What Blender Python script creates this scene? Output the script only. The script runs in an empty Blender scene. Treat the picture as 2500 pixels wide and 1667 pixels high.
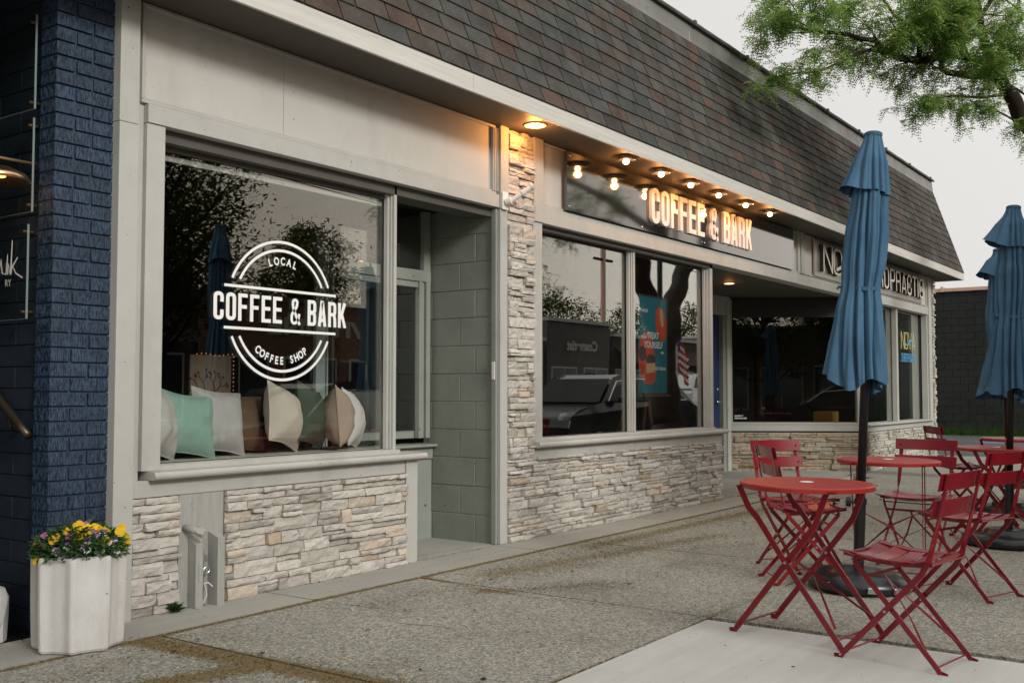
import bpy, math, random
from mathutils import Vector, Matrix, noise
R = math.radians
PI = math.pi
rnd = random.Random(7)
scene = bpy.context.scene
col = scene.collection

# ------------------------------------------------------------------ camera
cam_data = bpy.data.cameras.new("camera")
cam = bpy.data.objects.new("camera", cam_data)
col.objects.link(cam)
cam.location = (0, 0, 1.17)
cam.rotation_euler = (R(90 + 2.76), 0, R(35.5 - 90))
cam_data.lens = 36.49
cam_data.sensor_width = 36
cam_data.clip_start = 0.05
cam_data.clip_end = 600
scene.camera = cam

# ------------------------------------------------------------------ world
SUN_EL, SUN_AZ = 26, 256          # azimuth of the light, degrees from +X toward +Y
world = bpy.data.worlds.new("World")
scene.world = world
world.use_nodes = True
wn = world.node_tree.nodes
wl = world.node_tree.links
for n in list(wn):
    wn.remove(n)
w_out = wn.new('ShaderNodeOutputWorld')
w_bg = wn.new('ShaderNodeBackground')
w_bg.inputs['Strength'].default_value = 0.1
sky = wn.new('ShaderNodeTexSky')
sky.sky_type = 'NISHITA'
sky.sun_disc = False
sky.sun_elevation = R(SUN_EL)
sky.sun_rotation = R(90 - SUN_AZ)
sky.dust_density = 4
hsv = wn.new('ShaderNodeHueSaturation')
hsv.inputs['Saturation'].default_value = 0.35
hsv.inputs['Value'].default_value = 0.5
wl.new(sky.outputs[0], hsv.inputs['Color'])
tc = wn.new('ShaderNodeTexCoord')
sep = wn.new('ShaderNodeSeparateXYZ')
wl.new(tc.outputs['Generated'], sep.inputs[0])
# overcast deck: brighter upward and toward the light (street side)
m1 = wn.new('ShaderNodeMath'); m1.operation = 'MULTIPLY_ADD'
wl.new(sep.outputs['Z'], m1.inputs[0]); m1.inputs[1].default_value = 0.22; m1.inputs[2].default_value = 0.89
m2 = wn.new('ShaderNodeMath'); m2.operation = 'MULTIPLY_ADD'
wl.new(sep.outputs['Y'], m2.inputs[0]); m2.inputs[1].default_value = -0.30; m2.inputs[2].default_value = 1.0
m3 = wn.new('ShaderNodeMath'); m3.operation = 'MULTIPLY'
wl.new(m1.outputs[0], m3.inputs[0]); wl.new(m2.outputs[0], m3.inputs[1])
m4 = wn.new('ShaderNodeMath'); m4.operation = 'MAXIMUM'
wl.new(m3.outputs[0], m4.inputs[0]); m4.inputs[1].default_value = 0.35
cb = wn.new('ShaderNodeVectorMath'); cb.operation = 'SCALE'
# warmer low over the street side
wf = wn.new('ShaderNodeMath'); wf.operation = 'MULTIPLY_ADD'; wf.use_clamp = True
wl.new(sep.outputs['Y'], wf.inputs[0]); wf.inputs[1].default_value = -1.4; wf.inputs[2].default_value = -0.10
wz = wn.new('ShaderNodeMath'); wz.operation = 'MULTIPLY_ADD'; wz.use_clamp = True
wl.new(sep.outputs['Z'], wz.inputs[0]); wz.inputs[1].default_value = -1.9; wz.inputs[2].default_value = 1.0
wm = wn.new('ShaderNodeMath'); wm.operation = 'MULTIPLY'
wl.new(wf.outputs[0], wm.inputs[0]); wl.new(wz.outputs[0], wm.inputs[1])
wc = wn.new('ShaderNodeMix'); wc.data_type = 'RGBA'
wl.new(wm.outputs[0], wc.inputs[0]); wc.inputs[6].default_value = (10.1, 9.92, 9.6, 1); wc.inputs[7].default_value = (13.6, 11.2, 8.6, 1)
wl.new(wc.outputs[2], cb.inputs[0])
wl.new(m4.outputs[0], cb.inputs['Scale'])
mx = wn.new('ShaderNodeMix'); mx.data_type = 'RGBA'
mx.inputs[0].default_value = 0.88
wl.new(hsv.outputs[0], mx.inputs[6]); wl.new(cb.outputs[0], mx.inputs[7])
wl.new(mx.outputs[2], w_bg.inputs['Color'])
wl.new(w_bg.outputs[0], w_out.inputs[0])

sun_data = bpy.data.lights.new("sun", 'SUN')
sun_data.energy = 2.1
sun_data.angle = R(12)
sun_data.color = (1.0, 0.975, 0.93)
sun = bpy.data.objects.new("sun", sun_data)
col.objects.link(sun)
_d = Vector((math.cos(R(SUN_AZ)) * math.cos(R(SUN_EL)), math.sin(R(SUN_AZ)) * math.cos(R(SUN_EL)), math.sin(R(SUN_EL))))
sun.rotation_euler = _d.to_track_quat('Z', 'Y').to_euler()

scene.view_settings.view_transform = 'Standard'
scene.view_settings.look = 'None'
scene.view_settings.exposure = 0.0
scene.view_settings.gamma = 1.0

# ------------------------------------------------------------------ materials
MATS = {}
def newmat(name):
    m = bpy.data.materials.new(name)
    m.use_nodes = True
    nt = m.node_tree
    for n in list(nt.nodes):
        nt.nodes.remove(n)
    out = nt.nodes.new('ShaderNodeOutputMaterial')
    MATS[name] = m
    return m, nt, out

def noise_node(nt, scale, detail=4, rough=0.55, vec=None, stretch=None):
    n = nt.nodes.new('ShaderNodeTexNoise')
    n.inputs['Scale'].default_value = scale
    n.inputs['Detail'].default_value = detail
    n.inputs['Roughness'].default_value = rough
    t = nt.nodes.new('ShaderNodeTexCoord')
    src = t.outputs['Object']
    if stretch:
        mp = nt.nodes.new('ShaderNodeMapping')
        mp.inputs['Scale'].default_value = stretch
        nt.links.new(src, mp.inputs[0])
        src = mp.outputs[0]
    nt.links.new(src, n.inputs['Vector'])
    return n

def ramp(nt, src, p0, p1, c0=(0, 0, 0, 1), c1=(1, 1, 1, 1)):
    r = nt.nodes.new('ShaderNodeValToRGB')
    r.color_ramp.elements[0].position = p0
    r.color_ramp.elements[1].position = p1
    r.color_ramp.elements[0].color = c0
    r.color_ramp.elements[1].color = c1
    nt.links.new(src, r.inputs[0])
    return r

def mixc(nt, fac, a, b, mode='MIX'):
    m = nt.nodes.new('ShaderNodeMix')
    m.data_type = 'RGBA'
    m.blend_type = mode
    for i, s in ((0, fac), (6, a), (7, b)):
        if hasattr(s, 'is_linked') or hasattr(s, 'links'):
            nt.links.new(s, m.inputs[i])
        elif i == 0:
            m.inputs[0].default_value = s
        else:
            m.inputs[i].default_value = (*s[:3], 1)
    return m.outputs[2]

def mat(name, c, rough=0.6, spec=0.4, metal=0.0, var=0.12, vscale=6, vstretch=None, bump=0.0, bscale=60,
        bstretch=None, attr=False, dirt=None, fine=0.0, fscale=300, coat=0.0, speck=0, speckc=(0.06, 0.055, 0.05)):
    m, nt, out = newmat(name)
    p = nt.nodes.new('ShaderNodeBsdfPrincipled')
    nt.links.new(p.outputs[0], out.inputs[0])
    p.inputs['Roughness'].default_value = rough
    p.inputs['Metallic'].default_value = metal
    p.inputs['Specular IOR Level'].default_value = spec
    if coat:
        p.inputs['Coat Weight'].default_value = coat
        p.inputs['Coat Roughness'].default_value = 0.05
        p.inputs['Coat IOR'].default_value = 1.9
    n = noise_node(nt, vscale, 6, 0.6, stretch=vstretch)
    r = ramp(nt, n.outputs['Fac'], 0.3, 0.7)
    lo = [x * (1 - var) for x in c]
    hi = [min(1, x * (1 + var)) for x in c]
    cc = mixc(nt, r.outputs[0], lo, hi)
    if attr:
        a = nt.nodes.new('ShaderNodeAttribute')
        a.attribute_name = 'Col'
        cc = mixc(nt, 1.0, cc, a.outputs['Color'], 'MULTIPLY')
    if fine:
        n2 = noise_node(nt, fscale, 2, 0.5)
        r2 = ramp(nt, n2.outputs['Fac'], 0.35, 0.65, (1 - fine, 1 - fine, 1 - fine, 1), (1 + fine, 1 + fine, 1 + fine, 1))
        cc = mixc(nt, 1.0, cc, r2.outputs[0], 'MULTIPLY')
    if dirt:
        n3 = noise_node(nt, dirt[1], 8, 0.7, stretch=dirt[4] if len(dirt) > 4 else None)
        r3 = ramp(nt, n3.outputs['Fac'], dirt[2], dirt[3])
        cc = mixc(nt, r3.outputs[0], cc, dirt[0])
    if speck:
        n5 = noise_node(nt, speck, 1, 0.4)
        r5 = ramp(nt, n5.outputs['Fac'], 0.785, 0.80)
        cc = mixc(nt, r5.outputs[0], cc, speckc)
        n6 = noise_node(nt, 2.2, 7, 0.75, stretch=(1.0, 1.0, 0.35))
        r6 = ramp(nt, n6.outputs['Fac'], 0.50, 0.72, (1, 1, 1, 1), (0.86, 0.845, 0.81, 1))
        cc = mixc(nt, 1.0, cc, r6.outputs[0], 'MULTIPLY')
    nt.links.new(cc, p.inputs['Base Color'])
    if bump:
        n4 = noise_node(nt, bscale, 6, 0.6, stretch=bstretch)
        b = nt.nodes.new('ShaderNodeBump')
        b.inputs['Strength'].default_value = bump
        b.inputs['Distance'].default_value = 0.01
        nt.links.new(n4.outputs['Fac'], b.inputs['Height'])
        nt.links.new(b.outputs[0], p.inputs['Normal'])
    return m

def emis(name, c, s):
    m, nt, out = newmat(name)
    e = nt.nodes.new('ShaderNodeEmission')
    e.inputs[0].default_value = (*c, 1)
    e.inputs[1].default_value = s
    nt.links.new(e.outputs[0], out.inputs[0])
    return m

def glassmat(name, ior=1.6, gain=1.5, tint=(0.95, 0.96, 0.955), add=0.0, wob=0.0, rough=0.0):
    m, nt, out = newmat(name)
    t = nt.nodes.new('ShaderNodeBsdfTransparent')
    t.inputs[0].default_value = (*tint, 1)
    g = nt.nodes.new('ShaderNodeBsdfAnisotropic') if False else nt.nodes.new('ShaderNodeBsdfGlossy')
    g.inputs['Roughness'].default_value = rough
    g.inputs[0].default_value = (0.97, 1.0, 0.98, 1)
    f = nt.nodes.new('ShaderNodeLayerWeight')
    f.inputs[0].default_value = 0.5
    pw = nt.nodes.new('ShaderNodeMath'); pw.operation = 'POWER'; pw.inputs[1].default_value = 3.0
    nt.links.new(f.outputs['Facing'], pw.inputs[0])
    k = nt.nodes.new('ShaderNodeMath')
    k.operation = 'MULTIPLY_ADD'
    k.use_clamp = True
    k.inputs[1].default_value = gain
    k.inputs[2].default_value = add
    nt.links.new(pw.outputs[0], k.inputs[0])
    mx = nt.nodes.new('ShaderNodeMixShader')
    nt.links.new(k.outputs[0], mx.inputs[0])
    nt.links.new(t.outputs[0], mx.inputs[1])
    nt.links.new(g.outputs[0], mx.inputs[2])
    if wob:
        n4 = noise_node(nt, 1.6, 1, 0.4)
        b = nt.nodes.new('ShaderNodeBump')
        b.inputs['Strength'].default_value = wob
        b.inputs['Distance'].default_value = 0.01
        nt.links.new(n4.outputs['Fac'], b.inputs['Height'])
        nt.links.new(b.outputs[0], g.inputs['Normal'])
    nt.links.new(mx.outputs[0], out.inputs[0])
    return m

def leafmat(name, c, tr):
    m, nt, out = newmat(name)
    d = nt.nodes.new('ShaderNodeBsdfDiffuse')
    t = nt.nodes.new('ShaderNodeBsdfTranslucent')
    a = nt.nodes.new('ShaderNodeAttribute'); a.attribute_name = 'Col'
    c1 = mixc(nt, 1.0, c, a.outputs['Color'], 'MULTIPLY')
    c2 = mixc(nt, 1.0, tr, a.outputs['Color'], 'MULTIPLY')
    nt.links.new(c1, d.inputs[0]); nt.links.new(c2, t.inputs[0])
    mx = nt.nodes.new('ShaderNodeMixShader'); mx.inputs[0].default_value = 0.45
    nt.links.new(d.outputs[0], mx.inputs[1]); nt.links.new(t.outputs[0], mx.inputs[2])
    nt.links.new(mx.outputs[0], out.inputs[0])
    return m

PAINT = (0.44, 0.438, 0.405)
mat('trim_paint', PAINT, 0.55, 0.35, speck=62, var=0.05, vscale=5, bump=0.10, bscale=120, bstretch=(1, 1, 1), dirt=((0.22, 0.20, 0.17), 14, 0.70, 0.80), fine=0.03, fscale=500)
mat('panel_paint', (0.50, 0.49, 0.45), 0.6, 0.3, speck=48, var=0.04, vscale=2, bump=0.05, bscale=260, fine=0.04, fscale=420)
mat('fascia_paint', (0.56, 0.545, 0.50), 0.65, 0.25, var=0.10, vscale=3, vstretch=(0.5, 1, 14), bump=0.25, bscale=12, bstretch=(0.6, 1, 26), dirt=((0.27, 0.25, 0.22), 5, 0.60, 0.74, (0.5, 1, 18)), fine=0.03)
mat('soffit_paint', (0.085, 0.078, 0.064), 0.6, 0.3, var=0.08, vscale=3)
mat('block_paint', (0.225, 0.242, 0.21), 0.55, 0.35, speck=40, speckc=(0.07, 0.08, 0.07), var=0.10, vscale=3, bump=0.35, bscale=70, dirt=((0.10, 0.11, 0.10), 9, 0.66, 0.8))
mat('sage_board', (0.27, 0.29, 0.255), 0.6, 0.3, speck=24, var=0.08, vscale=3, bump=0.12, bscale=60, bstretch=(8, 8, 0.6), dirt=((0.12, 0.12, 0.10), 12, 0.66, 0.8, (6, 6, 0.7)))
mat('weathered_board', (0.36, 0.36, 0.33), 0.7, 0.2, var=0.10, vscale=4, vstretch=(10, 10, 0.8), bump=0.4, bscale=14, bstretch=(14, 14, 0.7), dirt=((0.10, 0.11, 0.095), 7, 0.58, 0.72, (8, 8, 1.2)))
mat('stone', (0.50, 0.465, 0.415), 0.8, 0.25, var=0.12, vscale=16, vstretch=(1, 1, 2.2), bump=0.7, bscale=26, bstretch=(1, 1, 2.5), attr=True, fine=0.10, fscale=150, dirt=((0.24, 0.22, 0.19), 9, 0.62, 0.80, (1, 1, 3)))
mat('mortar', (0.06, 0.055, 0.05), 0.9, 0.1)
mat('blue_brick', (0.042, 0.072, 0.122), 0.5, 0.35, var=0.2, vscale=9, bump=1.0, bscale=30, bstretch=(9, 2, 1.3), attr=True, dirt=((0.009, 0.016, 0.030), 30, 0.49, 0.53, (7, 2, 1.0)))
mat('blue_mortar', (0.032, 0.058, 0.105), 0.55, 0.35, var=0.15, bump=0.5, bscale=80)
mat('navy_block', (0.020, 0.029, 0.042), 0.6, 0.3, var=0.15, vscale=8, bump=0.5, bscale=90)
mat('shingle', (0.078, 0.073, 0.067), 0.92, 0.12, var=0.25, vscale=5, attr=True, fine=0.50, fscale=260, bump=0.6, bscale=300)
mat('parapet_metal', (0.19, 0.19, 0.18), 0.5, 0.4, metal=0.2, var=0.15, vscale=2, vstretch=(2, 1, 0.4), bump=0.15, bscale=5, dirt=((0.09, 0.09, 0.08), 5, 0.6, 0.8))
mat('cap_metal', (0.07, 0.07, 0.065), 0.6, 0.3, var=0.3, vscale=5, bump=0.3, bscale=30, dirt=((0.2, 0.2, 0.19), 9, 0.62, 0.7))
mat('black_gloss', (0.008, 0.008, 0.009), 0.07, 0.9, var=0.0, coat=1.0, bump=0.006, bscale=3)
mat('sign_letter', (0.74, 0.73, 0.72), 0.5, 0.3, var=0.03)
mat('brushed_plate', (0.42, 0.40, 0.37), 0.42, 0.5, metal=0.7, var=0.10, vscale=4, vstretch=(1, 1, 12))
mat('bronze_letter', (0.66, 0.60, 0.50), 0.4, 0.5, var=0.04)
mat('letter_side', (0.02, 0.02, 0.02), 0.5, 0.4, var=0.0)
mat('vinyl_white', (0.80, 0.80, 0.78), 0.6, 0.3, var=0.02)
mat('vinyl_yellow', (0.62, 0.56, 0.22), 0.6, 0.3, var=0.02)
mat('vinyl_blue', (0.10, 0.36, 0.62), 0.6, 0.3, var=0.02)
mat('dark_frame', (0.035, 0.035, 0.033), 0.5, 0.4, var=0.1)
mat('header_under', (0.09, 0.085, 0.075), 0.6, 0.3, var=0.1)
glassmat('window_glass', gain=1.5, add=0.065, wob=0.010)
glassmat('sign_glass', gain=0.4, add=0.03, tint=(0.90, 0.94, 0.92))
mat('glass_edge', (0.20, 0.25, 0.235), 0.3, 0.5, var=0.02)
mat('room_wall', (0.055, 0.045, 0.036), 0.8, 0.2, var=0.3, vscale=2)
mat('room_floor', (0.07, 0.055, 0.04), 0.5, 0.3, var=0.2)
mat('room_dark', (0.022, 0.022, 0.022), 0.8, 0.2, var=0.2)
mat('cushion', (0.50, 0.47, 0.41), 0.9, 0.1, var=0.06, bump=0.2, bscale=200)
mat('door_metal', (0.30, 0.36, 0.335), 0.45, 0.4, var=0.05)
mat('blue_door', (0.016, 0.038, 0.12), 0.4, 0.4, var=0.08)
mat('chrome', (0.75, 0.75, 0.74), 0.15, 0.5, metal=1.0, var=0.03)
mat('steel', (0.55, 0.56, 0.57), 0.3, 0.5, metal=0.9, var=0.05)
mat('brass', (0.70, 0.46, 0.25), 0.3, 0.5, metal=1.0, var=0.05)
mat('bronze_rail', (0.07, 0.05, 0.035), 0.35, 0.5, metal=0.6, var=0.1)
mat('white_plastic', (0.72, 0.70, 0.67), 0.45, 0.4, var=0.03)
mat('red_paint', (0.205, 0.006, 0.014), 0.27, 0.55, var=0.16, vscale=9, bump=0.03, bscale=200)
mat('red_top', (0.32, 0.022, 0.017), 0.38, 0.5, var=0.10, vscale=4, dirt=((0.42, 0.10, 0.08), 3, 0.62, 0.9))
mat('canopy', (0.064, 0.142, 0.225), 0.85, 0.15, var=0.22, vscale=3, bump=0.25, bscale=420, fine=0.06, fscale=500)
mat('canopy_trim', (0.05, 0.115, 0.175), 0.85, 0.15, var=0.05)
mat('black_plastic', (0.012, 0.013, 0.015), 0.28, 0.5, var=0.2, bump=0.05, bscale=150)
mat('black_pole', (0.010, 0.010, 0.011), 0.35, 0.4, var=0.1)
mat('planter_concrete', (0.62, 0.61, 0.59), 0.85, 0.2, speck=40, speckc=(0.25, 0.24, 0.22), var=0.06, vscale=7, bump=0.25, bscale=160, fine=0.06, fscale=350, dirt=((0.36, 0.34, 0.30), 6, 0.66, 0.85))
mat('soil', (0.03, 0.022, 0.016), 0.95, 0.1, var=0.4, bump=0.8, bscale=60)
mat('pansy_leaf', (0.045, 0.115, 0.03), 0.5, 0.35, var=0.35, vscale=20)
mat('petal', (1, 1, 1), 0.6, 0.2, var=0.06, vscale=40, attr=True)
mat('bark', (0.030, 0.024, 0.019), 0.9, 0.15, var=0.35, vscale=8, bump=1.0, bscale=22, bstretch=(1, 1, 0.3))
leafmat('leaf', (0.095, 0.175, 0.050), (0.40, 0.58, 0.17))
leafmat('leaf_far', (0.035, 0.055, 0.018), (0.10, 0.11, 0.025))
leafmat('ground_leaf', (0.035, 0.075, 0.025), (0.05, 0.09, 0.02))
mat('far_wall', (0.018, 0.021, 0.019), 0.7, 0.25, var=0.2, vscale=1, bump=0.3, bscale=20)
mat('coping', (0.55, 0.36, 0.27), 0.7, 0.2, var=0.1)
mat('mulch', (0.045, 0.030, 0.020), 0.95, 0.1, var=0.5, vscale=30, bump=1.0, bscale=40)
mat('debris', (0.16, 0.11, 0.045), 0.9, 0.1, var=0.4, vscale=40, attr=True)
mat('kraft', (0.30, 0.19, 0.10), 0.8, 0.2, var=0.1)
mat('wood', (0.12, 0.05, 0.02), 0.6, 0.3, var=0.2, vscale=6, vstretch=(8, 8, 1))
mat('brick_far', (0.16, 0.085, 0.055), 0.9, 0.15, var=0.3, vscale=5)
mat('grey_far', (0.11, 0.10, 0.092), 0.9, 0.15, var=0.15, vscale=2)
mat('brown_far', (0.06, 0.045, 0.038), 0.9, 0.15, var=0.15, vscale=2)
mat('light_far', (0.40, 0.39, 0.36), 0.7, 0.2, var=0.05)
mat('far_glass', (0.02, 0.025, 0.028), 0.1, 0.6, var=0.0)
mat('car_black', (0.006, 0.007, 0.008), 0.2, 0.35, var=0.0, coat=0.25)
mat('car_white', (0.72, 0.72, 0.70), 0.25, 0.5, var=0.0, coat=0.6)
mat('car_glass', (0.008, 0.009, 0.010), 0.15, 0.12, var=0.0)
mat('rubber', (0.015, 0.015, 0.015), 0.85, 0.2, var=0.1)
mat('poster_teal', (0.012, 0.15, 0.20), 0.5, 0.3, var=0.10, vscale=3)
mat('poster_red', (0.55, 0.075, 0.03), 0.5, 0.3, var=0.15, vscale=5)
mat('poster_dark', (0.05, 0.025, 0.02), 0.5, 0.3, var=0.1)
mat('poster_tan', (0.62, 0.36, 0.18), 0.5, 0.3, var=0.1)
mat('art_paper', (0.22, 0.17, 0.12), 0.8, 0.2, var=0.06)
mat('art_ink', (0.02, 0.02, 0.02), 0.8, 0.2, var=0.0)
mat('box_yellow', (0.30, 0.16, 0.03), 0.6, 0.3, var=0.1)
mat('flag_red', (0.42, 0.04, 0.05), 0.8, 0.2, var=0.05)
mat('flag_blue', (0.03, 0.04, 0.15), 0.8, 0.2, var=0.05)
mat('lot_blue', (0.13, 0.24, 0.42), 0.8, 0.2, var=0.2, vscale=3)
mat('lot_paint', (0.33, 0.34, 0.34), 0.8, 0.2, var=0.25, vscale=3)
emis('bulb_glow', (1.0, 0.66, 0.34), 9.0)
emis('can_glow', (1.0, 0.70, 0.40), 6.0)
emis('lamp_warm', (1.0, 0.42, 0.10), 4.0)
emis('string_glow', (1.0, 0.40, 0.12), 1.0)
PILLOWS = dict(mint=(0.28, 0.44, 0.37), grey=(0.46, 0.45, 0.43), brown=(0.14, 0.09, 0.06), cream=(0.62, 0.55, 0.46), olive=(0.075, 0.10, 0.07), tan=(0.46, 0.36, 0.28), white=(0.70, 0.68, 0.65), pale=(0.58, 0.56, 0.52))
for _k, _c in PILLOWS.items():
    mat('fabric_' + _k, _c, 0.9, 0.1, var=0.05, vscale=8, bump=0.5, bscale=9, bstretch=(1, 1, 1), fine=0.03, fscale=500)

# --- ground materials
def ground_material(name, base, agg, moss=True):
    m, nt, out = newmat(name)
    L = nt.links.new
    p = nt.nodes.new('ShaderNodeBsdfPrincipled')
    L(p.outputs[0], out.inputs[0])
    p.inputs['Roughness'].default_value = 0.85
    p.inputs['Specular IOR Level'].default_value = 0.25
    big = noise_node(nt, 0.9, 5, 0.6)
    r0 = ramp(nt, big.outputs['Fac'], 0.3, 0.7)
    c = mixc(nt, r0.outputs[0], [x * 0.88 for x in base], [x * 1.10 for x in base])
    if agg:
        v = nt.nodes.new('ShaderNodeTexVoronoi'); v.inputs['Scale'].default_value = 95
        t = nt.nodes.new('ShaderNodeTexCoord'); L(t.outputs['Object'], v.inputs['Vector'])
        s = nt.nodes.new('ShaderNodeSeparateColor'); L(v.outputs['Color'], s.inputs[0])
        rp = ramp(nt, s.outputs[0], 0.0, 1.0, (0.50, 0.50, 0.50, 1), (1.45, 1.42, 1.36, 1))
        e = rp.color_ramp.elements.new(0.30); e.color = (0.80, 0.79, 0.77, 1)
        e = rp.color_ramp.elements.new(0.8); e.color = (1.1, 1.09, 1.06, 1)
        c = mixc(nt, 1.0, c, rp.outputs[0], 'MULTIPLY')
        md = noise_node(nt, 28, 4, 0.7)
        rm = ramp(nt, md.outputs['Fac'], 0.30, 0.70, (0.80, 0.80, 0.79, 1), (1.18, 1.17, 1.15, 1))
        c = mixc(nt, 1.0, c, rm.outputs[0], 'MULTIPLY')
        st_n = noise_node(nt, 1.7, 6, 0.7)
        rs = ramp(nt, st_n.outputs['Fac'], 0.54, 0.70, (1, 1, 1, 1), (0.78, 0.76, 0.72, 1))
        c = mixc(nt, 1.0, c, rs.outputs[0], 'MULTIPLY')
        pit = noise_node(nt, 62, 3, 0.65, stretch=(1.0, 1.5, 1))
        rp2 = ramp(nt, pit.outputs['Fac'], 0.36, 0.43, (0.30, 0.29, 0.26, 1), (1, 1, 1, 1))
        c = mixc(nt, 1.0, c, rp2.outputs[0], 'MULTIPLY')
    else:
        f = noise_node(nt, 240, 3, 0.6)
        rp = ramp(nt, f.outputs['Fac'], 0.3, 0.7, (0.86, 0.86, 0.86, 1), (1.1, 1.1, 1.1, 1))
        c = mixc(nt, 1.0, c, rp.outputs[0], 'MULTIPLY')
        f2 = noise_node(nt, 4, 4, 0.6, stretch=(0.25, 3, 1))
        rp2 = ramp(nt, f2.outputs['Fac'], 0.35, 0.7, (0.93, 0.93, 0.93, 1), (1.05, 1.05, 1.05, 1))
        c = mixc(nt, 1.0, c, rp2.outputs[0], 'MULTIPLY')
        f3 = noise_node(nt, 38, 2, 0.5)
        rp3 = ramp(nt, f3.outputs['Fac'], 0.735, 0.75, (1, 1, 1, 1), (0.25, 0.24, 0.22, 1))
        c = mixc(nt, 1.0, c, rp3.outputs[0], 'MULTIPLY')
    if moss:
        a = nt.nodes.new('ShaderNodeAttribute'); a.attribute_name = 'moss'
        n = noise_node(nt, 48, 8, 0.8)
        sm = nt.nodes.new('ShaderNodeMath'); sm.operation = 'ADD'
        L(n.outputs['Fac'], sm.inputs[0]); L(a.outputs['Fac'], sm.inputs[1])
        rr = ramp(nt, sm.outputs[0], 0.96, 1.07)
        n2 = noise_node(nt, 120, 3, 0.6)
        rc = ramp(nt, n2.outputs['Fac'], 0.35, 0.65, (0.06, 0.045, 0.022, 1), (0.26, 0.20, 0.095, 1))
        c = mixc(nt, rr.outputs[0], c, rc.outputs[0])
    L(c, p.inputs['Base Color'])
    b = nt.nodes.new('ShaderNodeBump'); b.inputs['Strength'].default_value = 0.55 if agg else 0.15
    b.inputs['Distance'].default_value = 0.006
    nb = noise_node(nt, 95 if agg else 160, 4, 0.6)
    L(nb.outputs['Fac'], b.inputs['Height']); L(b.outputs[0], p.inputs['Normal'])
    return m
ground_material('aggregate', (0.325, 0.322, 0.285), True)
ground_material('apron_concrete', (0.35, 0.345, 0.305), False)
ground_material('light_concrete', (0.52, 0.52, 0.49), False)
mat('joint_dirt', (0.050, 0.042, 0.028), 0.95, 0.1, var=0.4, vscale=20, bump=0.8, bscale=60)
mat('asphalt', (0.085, 0.088, 0.09), 0.8, 0.3, var=0.25, vscale=0.8, fine=0.25, fscale=120, bump=0.4, bscale=120)

# ------------------------------------------------------------------ mesh builder
def V(*a):
    return Vector(a)

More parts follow.
